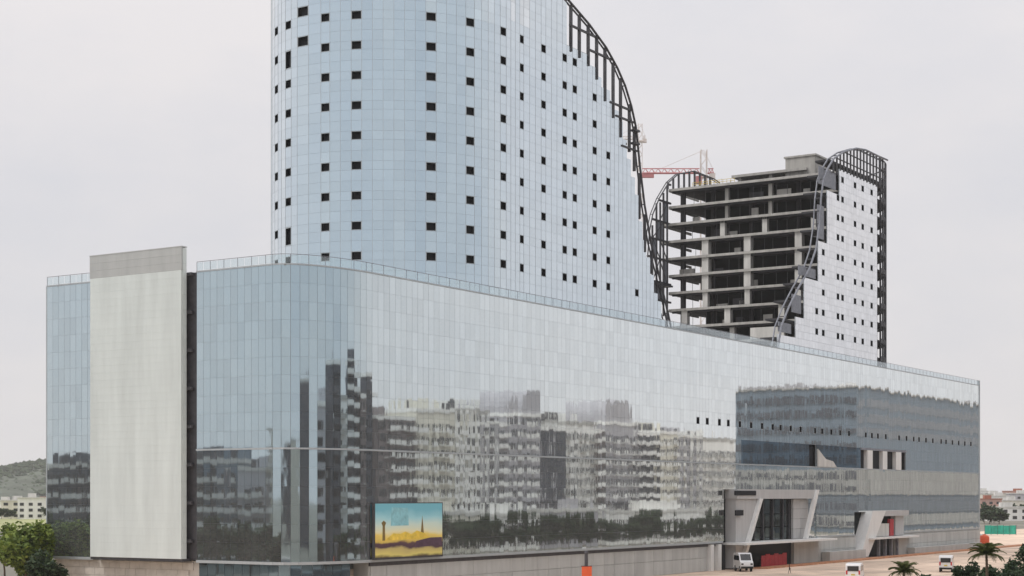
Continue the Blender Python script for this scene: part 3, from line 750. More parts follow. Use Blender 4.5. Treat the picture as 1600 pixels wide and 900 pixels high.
# lower/upper limit of the white skin by x: (x from, z bottom, z top)
def skin2_top(t):
    for t0, z in ((156.3, 32.4), (164.4, 36.6), (169.5, 45.6), (177.4, 54.9), (182.1, 66.4), (189.1, 71.8)):
        pass
    tab = [(156.3, 32.9), (164.4, 37.3), (169.5, 45.9), (177.4, 55.2), (182.1, 66.6), (189.0, 71.9)]
    z = 0
    for t0, zz in tab:
        if t >= t0: z = zz
    return z
w2 = [(177.0, (0, 1)), (180.7, (0, 1, 2, 3, 4)), (189.2, range(0, 8)), (191.9, range(0, 9)), (199.5, range(0, 9)), (204.3, range(0, 9)), (210.0, range(0, 9))]
brk = []; edge = 156.3 - 150; wincol = {}
for t, fl in w2:
    sc = t - 150; w = 1.6
    q = split(edge, sc - w / 2, 1.5); brk += q[:-1]; wincol[len(brk)] = fl; brk.append(sc - w / 2); edge = sc + w / 2
brk += split(edge, 213.6 - 150, 1.5)
W2Z = 35.1; cells = []; wcells = []; coltop = []
zrows2 = [(28.8, 30.05, -1), (30.05, 31.35, -1), (31.35, 32.9, -1), (32.9, 34.45, -1)]
for k in range(9):
    wz = W2Z + 4.35 * k; zrows2 += [(wz - 0.65, wz + 0.75, k), (wz + 0.75, wz + 2.2, -1), (wz + 2.2, wz + 3.7, -1)]
for j, (a, c) in enumerate(zip(brk, brk[1:])):
    zt = skin2_top(150 + a + 0.05); top = 28.8
    for (z0, z1, k) in zrows2:
        if z1 > zt + 0.3: break
        top = z1
        if j in wincol and k >= 0 and k in wincol[j]: wcells.append((a, c, z0, z1)); continue
        cells.append((a, c, Z(z0), Z(z1), None))
    coltop.append((a, c, top))
glaze(T2, TP2, cells, 'white_glass', 0, gap=0.03, tilt=0.25)
for (a, c, z0, z1) in wcells:
    cc, an, w = TP2.chord(a, c)
    o = link('window', wm, T2); o.location = (cc.x, cc.y, Z((z0 + z1) / 2)); o.rotation_euler = (0, 0, an); o.scale = (w, 1, z1 - z0)
b = MB()
for (a, c, z0, z1, mm) in cells:
    cc, an, w = TP2.chord(a, c); b.box((cc.x - math.sin(an) * 0.12, cc.y + math.cos(an) * 0.12, (z0 + z1) / 2), (w + 0.01, 0.08, z1 - z0 + 0.01), an)
b.build('mullion_backing', 'backing', T2, kind='stuff')
inv_arch2 = sorted((z, t) for t, z in arch2[:12])
levels = [73.75 - 4.13 * k for k in range(11)]
for k, zf in enumerate(levels):
    ta = min(199.0, lerp_table(inv_arch2, zf) + 0.6)
    poly = [(ta, 6.9), (CT, 6.9)] + [(CT + (RT - 0.5) * math.sin(a), CI - (RI - 0.9) * math.cos(a)) for a in [math.pi / 2 * q / 8 for q in range(1, 17)]]
    le = 53.0 + (2.0 if k in (2, 3, 4) else 0.0)
    poly += [(200, le), (200, 10.2), (ta, 10.2)]
    m_ = MB(); m_.prism(poly, Z(zf) - 0.42, Z(zf)); sl = m_.build('floor_slab', 'concrete_shaded', T2)
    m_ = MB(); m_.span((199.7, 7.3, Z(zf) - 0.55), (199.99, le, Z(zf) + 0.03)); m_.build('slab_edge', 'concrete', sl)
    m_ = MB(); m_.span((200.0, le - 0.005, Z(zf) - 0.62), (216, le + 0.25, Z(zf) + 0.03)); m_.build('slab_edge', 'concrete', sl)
    m_ = MB(); m_.span((200.6, 10.5, Z(zf) - 0.95), (201.1, 52.6, Z(zf) - 0.424)); m_.build('edge_beam', 'concrete_shaded', sl)
m_ = MB(); m_.span((206.5, 10.5, ROOF), (220, 46.5, levels[0] + CAM_H - 0.43)); m_.build('core_wall', 'deep_shade', T2)  # near-black block, colour carries the darkness inside the open floors
m_ = MB(); m_.span((202.6, 6.95, ROOF), (213.4, 7.15, Z(73.2))); m_.build('lining_wall', 'concrete_shaded', T2)
# columns on the open end, storey by storey
cm = unit_box_mesh('column', 'concrete_light'); cmd = unit_box_mesh('column', 'concrete'); cms = unit_box_mesh('column', 'concrete_shaded')
def cols(lo, hi, items, t, w, me):
    for i in items:
        o = link('column', me, T2); o.location = (t + w / 2, i, (Z(lo) + Z(hi) - 0.43) / 2); o.scale = (w, w, hi - lo - 0.43)
for k in range(3, 7): cols(levels[k + 1], levels[k], (43.7, 32.8, 20.0), 200.3, 1.7 if k < 6 else 1.3, cm)
cols(levels[3], levels[2], (39.3, 28.5, 16.4), 200.6, 1.2, cm)
for k in (0, 1): cols(levels[k + 1], levels[k], (38.6, 27.5), 201.5, 0.9, cmd)
cols(levels[8], levels[7], (49.2, 37.9, 24.2), 200.3, 1.5, cm)
cols(levels[9], levels[8], (37.0, 24.0), 201.0, 1.2, cmd)
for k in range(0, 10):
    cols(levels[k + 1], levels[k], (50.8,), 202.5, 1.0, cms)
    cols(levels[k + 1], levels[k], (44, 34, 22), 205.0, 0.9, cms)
m_ = MB(); m_.span((199.2, 23, Z(36.6)), (200.0, 31.5, Z(39.2))); m_.build('block_wall', 'concrete_light', T2)
rq = random.Random(12)
for k in range(1, 9):
    for q in range(3):
        y = rq.uniform(13, 48); w = rq.uniform(1.5, 4.0); h = rq.uniform(0.8, 2.2)
        m_ = MB(); m_.span((202.2, y, Z(levels[k])), (202.5, y + w, Z(levels[k]) + h)); m_.build('block_stack', 'concrete' if q else 'concrete_shaded', T2)
    m_ = MB()
    for q in range(14): y = 11 + q * 3.0 + rq.uniform(-.6, .6); m_.tube((200.9, y, Z(levels[k])), (200.9, y, Z(levels[k - 1]) - .45), 0.06, 4)
    m_.build('props', 'steel', T2, kind='stuff')
m_ = MB()
for q in range(60): y = 9 + q * 0.72; m_.tube((200.2 + (q % 3) * 2, y, Z(levels[0])), (200.2 + (q % 3) * 2, y, Z(levels[0]) + rq.uniform(.5, 1.3)), 0.035, 3)
m_.build('starter_bars', 'steel', T2, kind='stuff')
# open nose behind the white skin: frames without glass
m_ = MB()
for k in range(0, 13):
    a = k * 0.085; p = (CT + RT * math.sin(a), CI - RI * math.cos(a)); m_.box((p[0], p[1], (ROOF + Z(78.5)) / 2), (0.16, 0.25, Z(78.5) - ROOF), a)
m_.build('nose_posts', 'steel', T2, kind='stuff')
m_ = MB()
for zf in levels:
    for k in range(0, 12):
        a = (k + 0.5) * 0.085; p = (CT + (RT - 0.1) * math.sin(a), CI - (RI - 0.1) * math.cos(a)); m_.box((p[0], p[1], Z(zf - 0.35)), (1.9, 0.2, 1.15), a)
m_.build('nose_spandrels', 'steel', T2, kind='stuff')
m_ = MB()
for k in range(12):
    a0, a1 = k * 0.085, (k + 1) * 0.085
    for zz in (78.6, 76.0): m_.tube((CT + RT * math.sin(a0), CI - RI * math.cos(a0), Z(zz)), (CT + RT * math.sin(a1), CI - RI * math.cos(a1), Z(zz)), 0.16, 6)
m_.build('nose_rail', 'steel', T2)
arc_frame(T2, arch2, 5.6, 7.0, 0.22, mat='steel_light')
for t in [186.5 + 2.05 * k for k in range(16)]:
    zt = lerp_table(arch2, t); m_ = MB(); m_.span((t - 0.13, 5.8, Z(70.6 if t < 189 else 71.8)), (t + 0.13, 6.15, Z(zt))); m_.build('frame_post', 'steel', T2)
for z_, ta in ((74.2, 187.2), (76.3, 192.8)):
    m_ = MB(); m_.span((ta, 5.85, Z(z_) - 0.1), (219, 6.1, Z(z_) + 0.1)); m_.build('frame_rail', 'steel', T2)
m_ = MB()                                                            # bare dark sheeting between the arc and the skin
for (ta, tb, z0, z1) in ((178.4, 181.9, 55.4, 62.6), (179.2, 188.8, 67.2, 71.0), (168.0, 177.2, 46.4, 48.4), (164.5, 169.3, 38.2, 42.0), (157.6, 164.0, 33.6, 35.6)):
    m_.span((ta, 6.3, Z(z0)), (tb, 6.5, Z(z1)))
m_.build('dark_sheeting', 'steel_light', T2, kind='stuff')
# far side frames, curving out past the open end
arch2l = [(228, 79.8), (224.36, 80.3), (213.46, 80.4), (204.74, 78.27), (199.65, 75.44), (194.67, 70.84), (191.4, 66.57), (189.79, 62.57), (188.82, 56.42), (189.47, 50.77), (193.0, 46.5), (196.31, 42.6), (198.64, 38.0), (199, 29.0)]
arc_frame(T2, arch2l, 53.0, 53.7, 0.16, name='side_arc', sp=4.0)
for t in [199.5 + 2.9 * k for k in range(9)]:
    zt = lerp_table([(a, c) for a, c in sorted(arch2l[:11])], t); m_ = MB(); m_.span((t - 0.2, 53.0, Z(73.8)), (t + 0.2, 53.4, Z(zt))); m_.build('frame_post', 'steel', T2)
for zf, ta in ((75.0, 200), (70.5, 195.2), (65.5, 191.5), (61.0, 190.2), (56.5, 189.4), (50.9, 189.6), (46.6, 193.4)):
    m_ = MB(); m_.span((ta, 53.0, Z(zf) - 0.22), (201.0, 53.4, Z(zf) + 0.22)); m_.build('side_rail', 'steel', T2)
for t, za, zb in ((193.4, 47, 69.5), (197.0, 43, 72.5)):
    m_ = MB(); m_.span((t, 53.05, Z(za)), (t + 0.5, 53.35, Z(zb))); m_.build('side_post', 'steel', T2)
m_ = MB(); m_.span((190.6, 53.15, Z(46.9)), (196.8, 53.3, Z(50.4))); m_.span((196.6, 53.15, Z(33)), (199.6, 53.3, Z(42)))
m_.span((194.1, 53.15, Z(61.2)), (196.8, 53.3, Z(65.2))); m_.span((191.0, 53.15, Z(56.8)), (193.3, 53.3, Z(60.8))); m_.span((197.6, 53.15, Z(65.8)), (199.7, 53.3, Z(70.2))); m_.span((197.6, 53.15, Z(51.2)), (199.7, 53.3, Z(56.2))); m_.build('side_sheeting', 'steel_light', T2, kind='stuff')
for q, (t, za, zb) in enumerate(((191.4, 50.5, 64), (195.4, 44, 70.0), (199.0, 36, 74.4))):
    m_ = MB(); m_.span((t, 53.02, Z(za)), (t + 0.35, 53.38, Z(zb))); m_.build('side_post', 'steel', T2)
for (ta, za, tb, zb) in ((191.5, 50.6, 195.3, 56.4), (195.4, 56.6, 191.6, 61.0), (191.8, 61.2, 197, 65.4), (195.4, 65.6, 199.2, 70.4), (199.0, 50.9, 195.4, 56.4), (199.2, 56.6, 195.6, 61)):
    m_ = MB(); m_.tube((ta, 53.2, Z(za)), (tb, 53.2, Z(zb)), 0.14, 5); m_.build('side_brace', 'steel', T2)
m_ = MB(); m_.span((188.6, 52.0, Z(50.1)), (199.9, 55.5, Z(50.5))); m_.build('work_platform', 'steel', T2)
# roof: raised slab, plant room, yellow guard rail
m_ = MB(); m_.span((205, 20, Z(75.9)), (222, 39, Z(76.5))); m_.build('raised_slab', 'concrete', T2)
for i in (21, 29, 37):
    m_ = MB(); m_.span((206, i, Z(73.75)), (206.8, i + 0.8, Z(75.9))); m_.build('stub_column', 'concrete', T2)
m_ = MB(); m_.span((206, 18.2, Z(73.75)), (216, 25.6, Z(79.2))); m_.span((205.7, 17.9, Z(79.2)), (216.3, 25.9, Z(79.6))); m_.build('plant_room', 'concrete', T2)
m_ = MB()
for k in range(12): m_.tube((200.3, 36 + k, Z(73.75)), (200.3, 36 + k, Z(74.8)), 0.05, 5)
for zz in (74.3, 74.8): m_.tube((200.3, 36, Z(zz)), (200.3, 47, Z(zz)), 0.05, 5)
m_.build('guard_rail', 'yellow', T2)
adopt(T2)

# ================================================================== TOWER CRANES BEHIND
def crane(name, label, base, h, jib, ang, mastm, jibm):
    c = thing(name, label, 'crane', base, ang)
    m_ = MB(); s = 0.85
    for sx in (-s, s):
        for sy in (-s, s): m_.span((sx - 0.12, sy - 0.12, 0), (sx + 0.12, sy + 0.12, h))
    n = int(h / 2.2)
    for k in range(n):
        z0, z1 = h * k / n, h * (k + 1) / n; f = 1 if k % 2 else -1
        for sy in (-s, s): m_.tube((-s * f, sy, z0), (s * f, sy, z1), 0.07, 4)
        for sx in (-s, s): m_.tube((sx, -s * f, z0), (sx, s * f, z1), 0.07, 4)
    m_.build('mast', mastm, c)
    m_ = MB(); m_.box((0, 0, h - 7.6), (2.4, 2.4, 0.6)); m_.build('slewing_ring', mastm, c)
    m_ = MB(); m_.box((1.6, 1.6, h - 8.8), (1.6, 1.6, 2.0)); m_.build('cab', jibm, c)
    def lat(x0, x1, z, nm):
        m_ = MB()
        for (y, dz) in ((-0.6, 0), (0.6, 0), (0, 1.3)): m_.tube((x0, y, z + dz), (x1, y, z + dz), 0.16, 5)
        n = max(2, int(abs(x1 - x0) / 1.8))
        for k in range(n):
            xa, xb = x0 + (x1 - x0) * k / n, x0 + (x1 - x0) * (k + 1) / n
            for y in (-0.6, 0.6): m_.tube((xa, y, z), ((xa + xb) / 2, 0, z + 1.3), 0.09, 4); m_.tube(((xa + xb) / 2, 0, z + 1.3), (xb, y, z), 0.09, 4)
        return m_.build(nm, jibm, c)
    lat(1.2, jib, h - 6.6, 'jib'); lat(-1.2, -jib * 0.16, h - 6.6, 'counter_jib')
    m_ = MB(); m_.box((-jib * 0.14, 0, h - 7.4), (1.6, 1.4, 1.6)); m_.build('counterweight', 'crane_pale', c)
    m_ = MB(); m_.box((jib - 1.6, 0, h - 7.3), (3.4, 1.2, 1.1)); m_.build('trolley', jibm, c)
    m_ = MB(); m_.tube((0, 0, h), (jib * 0.7, 0, h - 5.3), 0.06, 4); m_.tube((0, 0, h), (-jib * 0.15, 0, h - 5.3), 0.06, 4); m_.build('tie_bar', mastm, c)
    return c
crane('tower_crane', 'red jib tower crane rising behind the unfinished tower roof', (54.6, 474, 0), Z(98.5), 17.5, R(180), 'crane_pale', 'crane_red')
crane('tower_crane', 'faint distant crane whose short jib shows beside the tall tower edge', (55.5, 720, 0), Z(161), 14, R(175), 'crane_pale', 'crane_pale')

# ================================================================== TREES AND PALMS
def crown_mesh(name, mat, r, h, n, leaf, seed, clumps=16):
    rn = random.Random(seed); m = MB(); cl = []
    for k in range(clumps):
        while True:
            p = Vector((rn.uniform(-1, 1), rn.uniform(-1, 1), rn.uniform(-1, 1)))
            if 0.25 < p.length < 1: break
        cl.append((Vector((p.x * r * 0.8, p.y * r * 0.8, p.z * h * 0.42)), r * rn.uniform(0.28, 0.5)))
    for k in range(n):
        c, cr_ = cl[k % clumps]
        p = c + Vector((rn.gauss(0, 1), rn.gauss(0, 1), rn.gauss(0, 0.8))).normalized() * cr_ * (rn.random() ** 0.45)
        q = Euler((rn.uniform(-1, 1), rn.uniform(-1, 1), rn.uniform(0, 6.3))).to_matrix()
        l = leaf * rn.uniform(0.6, 1.4)
        m.add([p + q @ Vector(v) for v in ((-l * .45, 0, 0), (0, -l * .8, l * .1), (l * .45, 0, 0), (0, l * .8, -l * .15))], [(0, 1, 2, 3)])
    return m.mesh(name, mat)
def trunk_mesh(name, h, r, cr_, seed):
    rn = random.Random(seed); m = MB()
    p = Vector((0, 0, 0)); rr = r
    for k in range(5):
        q = p + Vector((rn.uniform(-.12, .12), rn.uniform(-.12, .12), h / 5)); m.tube(p, q, rr, 7, rr * 0.88); p, rr = q, rr * 0.88
    for k in range(7):
        a = k * 2.4; b_ = p + Vector((math.cos(a) * cr_ * .6, math.sin(a) * cr_ * .6, cr_ * rn.uniform(.3, .9))); m.tube(p - Vector((0, 0, rn.uniform(0, h * .2))), b_, rr * .6, 5, rr * .15)
    return m.mesh(name, 'bark')
def make_tree(label, height, r, mat, seed, group=None, n=1500, leaf=0.5, cat='tree', name='tree'):
    t = thing(name, label, cat, (0, 0, 0), 0, group)
    th = height * 0.42
    o = link('trunk', trunk_mesh('trunk', th, height * 0.022, r, seed), t)
    c = link('crown', crown_mesh('crown', mat, r, height - th * 0.7, n, leaf, seed), t); c.location = (0, 0, th * 0.7 + (height - th * 0.7) * 0.5)
    return t
def ground_at(u, Y, z=0.0): return ((u - 800) / 2600 * Y, Y, z)
# in view at the left
T = make_tree('bright green leafy tree standing in front of the left podium corner', 10.2, 4.6, 'leaf', 1, n=7500, leaf=0.42); T.location = ground_at(40, 224); 
T = make_tree('low dark green bush growing under the bright tree beside the stone plinth', 6.0, 3.2, 'leaf_dark', 2, n=3800, leaf=0.36, name='bush', cat='bush'); T.location = ground_at(66, 212)
T = make_tree('small yellow green tree at the left end, behind the bright leafy tree', 9.0, 3.4, 'leaf', 3, n=4200, leaf=0.4); T.location = ground_at(8, 252)
# shrubs bottom right
for (u, Y, h_, r_, lab) in ((1514, 176, 6.6, 2.3, 'dark rounded shrub left of the taller palm'), (1570, 166, 7.7, 2.6, 'large dark green tree crown right of the taller palm'), (1446, 160, 6.4, 1.5, 'low dark shrub between the two palms'), (1597, 190, 7.4, 2.2, 'dark green tree at the right end of the verge'), (1492, 158, 5.9, 1.3, 'smallest dark shrub below the white van')):
    T = make_tree(lab, h_, r_, 'leaf_dark', int(u), n=4200, leaf=0.26, name='shrub', cat='shrub'); T.location = ground_at(u, Y)
FR = {}
def frond_mesh(seed, L=2.1):
    rn = random.Random(seed); m = MB(); pts = []
    for k in range(11):
        f = k / 10; pts.append(Vector((L * (f - 0.12 * f * f), 0, L * (0.55 * f - 0.78 * f * f))))
    for k in range(10): m.tube(pts[k], pts[k + 1], 0.035 * (1 - k / 11), 4, 0.035 * (1 - (k + 1) / 11))
    for k in range(3, 33):
        f = k / 33; p = pts[min(9, int(f * 10))].lerp(pts[min(10, int(f * 10) + 1)], f * 10 % 1)
        l = 0.62 * math.sin(math.pi * (0.18 + 0.8 * f)) * L / 2.1
        for s in (-1, 1):
            e = p + Vector((l * 0.55, s * l * 0.8, -l * rn.uniform(0.15, 0.5))); w = Vector((0.045, 0, 0.01))
            m.add([p - w, p + w, e], [(0, 1, 2)])
    return m.mesh('frond', 'leaf_palm')
def palm(label, loc, h, L):
    t = thing('palm_tree', label, 'palm tree', loc, 0, 'palms along the verge')
    m_ = MB(); p = Vector((0, 0, 0))
    n = int(h / 0.3)
    for k in range(n):
        q = Vector((0.12 * math.sin(k * 0.11), 0.08 * math.sin(k * 0.07), h * (k + 1) / n)); m_.tube(p, q, 0.20 - 0.07 * k / n, 8, 0.165 - 0.07 * k / n); p = q
    m_.build('trunk', 'bark', t)
    if L not in FR: FR[L] = [frond_mesh(s, L) for s in (1, 2, 3)]
    for k in range(26):
        o = link('frond', FR[L][k % 3], t); o.location = p
        o.rotation_euler = (0, R((-48, -22, 6)[k % 3] + random.uniform(-8, 8)), R(k * 137.5))
    return t
palm('taller palm with arching fronds at the bottom right', ground_at(1541, 150), 8.2, 2.0)
palm('shorter palm whose crown just reaches the bottom edge', ground_at(1411, 150), 6.6, 1.7)

# ================================================================== VANS
def make_van(label, loc, rz, livery='paint_white'):
    v = thing('white_van', label, 'van', loc, rz, 'white vans by the mall')
    L, Wd, H_ = 4.9, 1.95, 2.35
    prof = [(-2.45, 0.42), (-2.45, 1.2), (-2.38, 2.1), (-2.2, 2.32), (0.6, 2.36), (1.15, 2.2), (1.85, 1.42), (2.35, 1.22), (2.45, 0.9), (2.45, 0.42)]
    m_ = MB(); n = len(prof); vs = []
    for y, k in ((-Wd / 2, 0.93), (-Wd / 2 - 0.03, 1.0), (Wd / 2 + 0.03, 1.0), (Wd / 2, 0.93)):
        vs += [(x * (0.985 if k < 1 else 1), y * (1 if k == 1 else 0.97), 0.42 + (z - 0.42) * (k if z > 1.3 else 1)) for x, z in prof]
    fs = []
    for j in range(3):
        for i in range(n): fs.append((j * n + i, j * n + (i + 1) % n, (j + 1) * n + (i + 1) % n, (j + 1) * n + i))
    fs += [tuple(range(n - 1, -1, -1)), tuple(range(3 * n, 4 * n))]
    m_.add(vs, fs); m_.build('body', livery, v)
    m_ = MB(); m_.box((-2.47, 0, 1.72), (0.08, 1.5, 0.62)); m_.build('rear_window', 'glass_dark', v)
    m_ = MB(); q = Matrix.Translation((1.5, 0, 1.83)) @ Matrix.Rotation(R(48), 4, 'Y'); m_.box(None, (1.0, 1.6, 0.06), mat=q); m_.build('windscreen', 'glass_dark', v)
    for s in (-1, 1):
        for x0, x1 in ((-2.1, -0.9), (-0.75, 0.35), (0.5, 1.25)):
            m_ = MB(); m_.box(((x0 + x1) / 2, s * 0.985, 1.72), (x1 - x0, 0.05, 0.6)); m_.build('side_window', 'glass_dark', v)
        m_ = MB(); m_.box((-2.47, s * 0.84, 1.25), (0.09, 0.2, 0.5)); m_.build('tail_lamp', 'lamp_red', v)
        m_ = MB(); m_.box((2.43, s * 0.72, 0.98), (0.1, 0.34, 0.2)); m_.build('headlight', 'glass_dark', v)
        for x in (-1.55, 1.5):
            m_ = MB(); m_.tube((x, s * 0.74, 0.36), (x, s * 0.99, 0.36), 0.36, 16); w = m_.build('tyre', 'rubber', v)
            m_ = MB(); m_.tube((x, s * 0.98, 0.36), (x, s * 1.005, 0.36), 0.2, 12); m_.build('rim', 'rim', w)
    m_ = MB(); m_.box((-2.5, 0, 0.55), (0.16, 1.9, 0.26)); m_.build('rear_bumper', 'rubber', v)
    m_ = MB(); m_.box((2.5, 0, 0.55), (0.16, 1.9, 0.26)); m_.build('front_bumper', 'rubber', v)
    m_ = MB(); m_.box((-2.515, 0, 0.98), (0.03, 0.5, 0.16)); m_.build('number_plate', 'yellow', v)
    return v
V = make_van('white van driving away past the far planters, above the shrubs', (77.3, 296, 0), R(72)); V.scale = (1.1, 1.15, 1.25)
dup(V, (54.0, 262, 0), R(72), 'white van at the bottom edge, left of the shorter palm')
dup(V, world(115.8, -5.0), ANG + R(218), 'white van parked at the left foot of the main entrance', scale=(1.15, 1.15, 1.4))

# ================================================================== PERSON
def person(label, loc, rz):
    p = thing('person', label, 'person', loc, rz)
    J = {'pelvis': (0, 0, .95), 'waist': (0, 0, 1.08), 'chest': (0, .01, 1.30), 'neck': (0, 0, 1.48), 'head': (0, -.02, 1.60), 'top': (0, -.01, 1.70)}
    vs, ed, rad = [], [], []
    def ad(pt, r, par=None):
        vs.append(pt); rad.append(r)
        if par is not None: ed.append((par, len(vs) - 1))
        return len(vs) - 1
    pe = ad(J['pelvis'], (.15, .11)); wa = ad(J['waist'], (.13, .10), pe); ch = ad(J['chest'], (.17, .11), wa); ne = ad(J['neck'], (.055, .055), ch); he = ad(J['head'], (.085, .10), ne); ad(J['top'], (.06, .07), he)
    for s in (-1, 1):
        st = .18 * s
        h = ad((.09 * s, 0, .90), (.085, .085), pe); k = ad((.10 * s, -.05 - st * .6, .50), (.055, .055), h); a = ad((.10 * s, .05 - st, .09), (.036, .036), k); ad((.10 * s, -.13 - st, .035), (.035, .03), a)
        sh = ad((.19 * s, .01, 1.40), (.06, .06), ch); el = ad((.24 * s, .05 + st * .5, 1.13), (.042, .042), sh); wr = ad((.24 * s, -.08 + st * .8, .90), (.03, .03), el); ad((.24 * s, -.12 + st * .9, .80), (.035, .02), wr)
    me = bpy.data.meshes.new('body'); me.from_pydata(vs, ed, []); 
    for mm in ('skin', 'shirt', 'trousers'): me.materials.append(M[mm])
    o = bpy.data.objects.new('body', me); COL.objects.link(o)
    sk = o.modifiers.new('skin', 'SKIN'); 
    for i, r in enumerate(rad): me.skin_vertices[0].data[i].radius = r
    me.skin_vertices[0].data[0].use_root = True
    ss = o.modifiers.new('sub', 'SUBSURF'); ss.levels = 1; ss.render_levels = 1
    dg = bpy.context.evaluated_depsgraph_get(); m2 = bpy.data.meshes.new_from_object(o.evaluated_get(dg))
    bpy.data.objects.remove(o)
    if len(m2.materials) < 3:
        m2.materials.clear()
        for mm in ('skin', 'shirt', 'trousers'): m2.materials.append(M[mm])
    for f in m2.polygons:
        c = f.center; f.use_smooth = True
        if c.z < 0.97 and abs(c.x) < 0.185 and c.z > 0.07: f.material_index = 2
        elif 0.97 <= c.z < 1.46 and (abs(c.x) < 0.21 or c.z > 1.1): f.material_index = 1
        else: f.material_index = 0
    link('body', m2, p)
    m_ = MB(); m_.lathe([(0.001, .13), (.06, .12), (.10, .05), (.095, -.02), (.07, -.05)], 12, (0, .012, 1.61)); m_.build('hair', 'hair', p, smooth=True)
    return p
person('person in a brown shirt and dark trousers walking on the tan plaza', world(112, -15.5), R(70))

# ================================================================== SMALL THINGS ON THE PLAZA
t = thing('water_tank', 'round salmon orange water tank at the far plaza corner', 'water tank', (126.6, 446, 0), 0)
m_ = MB(); m_.lathe([(0.01, 0.5), (1.25, 0.5), (1.3, 0.7), (1.3, 2.4), (1.1, 2.8), (0.45, 3.05), (0.45, 3.2), (0.01, 3.2)], 20); m_.build('drum', 'orange', t, smooth=False)
m_ = MB()
for z_ in (1.0, 1.5, 2.0): m_.lathe([(1.30, z_ - .06), (1.36, z_), (1.30, z_ + .06)], 20)
m_.build('ribs', 'orange', t)
m_ = MB(); m_.box((0, 0, .25), (2.6, 2.6, .5)); m_.build('base', 'concrete', t)
t = thing('site_hut', 'small white hut with flat roof between podium end and green tarp', 'hut', world(296, 9), ANG)
m_ = MB(); m_.box((0, 0, 1.4), (6, 4, 2.8)); m_.build('wall', 'white', t)
m_ = MB(); m_.box((0, 0, 2.9), (6.6, 4.6, 0.2)); m_.build('roof', 'white', t)
m_ = MB(); m_.box((-1, -2.02, 1.1), (1.0, 0.08, 2.1)); m_.build('door', 'steel_light', t)
m_ = MB(); m_.box((1.5, -2.02, 1.6), (1.2, 0.08, 0.9)); m_.build('window', 'glass_dark', t)
g0 = ground_at(1544, 560); 
t = thing('tarp_fence', 'bright green tarp hoarding strung on posts at the right edge', 'fence', ground_at(1563, 575), R(-8))
for k in range(6):
    m_ = MB(); m_.tube((-5.2 + k * 2.1, 0.1, 0), (-5.2 + k * 2.1, 0.1, 3.5), 0.08, 6); m_.build('post', 'steel', t)
for k in range(5):
    m_ = MB(); n = 6
    pts = [(-5.15 + k * 2.1 + 2.0 * j / n, 0.10 * math.sin(j * 1.7 + k)) for j in range(n + 1)]
    for a, c in zip(pts, pts[1:]): m_.add([(a[0], a[1], 0.25), (c[0], c[1], 0.25), (c[0], c[1], 3.3 - 0.1 * (k % 2)), (a[0], a[1], 3.3 - 0.1 * (k % 2)), (a[0], a[1] + .03, 0.25), (c[0], c[1] + .03, 0.25), (c[0], c[1] + .03, 3.2), (a[0], a[1] + .03, 3.2)], [(0, 1, 2, 3), (7, 6, 5, 4)])
    m_.build('tarp', 'tarp', t)
t = thing('banner_post', 'black post carrying an orange red banner before the grey plinth', 'banner', ground_at(916, 205), R(10))
m_ = MB(); m_.tube((0, 0, 0), (0, 0, 6.3), 0.22, 10); m_.lathe([(0.01, 6.75), (0.2, 6.7), (0.28, 6.5), (0.22, 6.3)], 10); m_.build('post', 'steel', t)
m_ = MB(); m_.box((0, -0.3, 3.5), (1.25, 0.08, 2.6)); m_.build('banner', 'orange', t)
m_ = MB(); m_.box((0, -0.12, 4.85), (1.35, 0.1, 0.1)); m_.box((0, -0.12, 2.15), (1.35, 0.1, 0.1)); m_.build('bracket', 'steel', t)

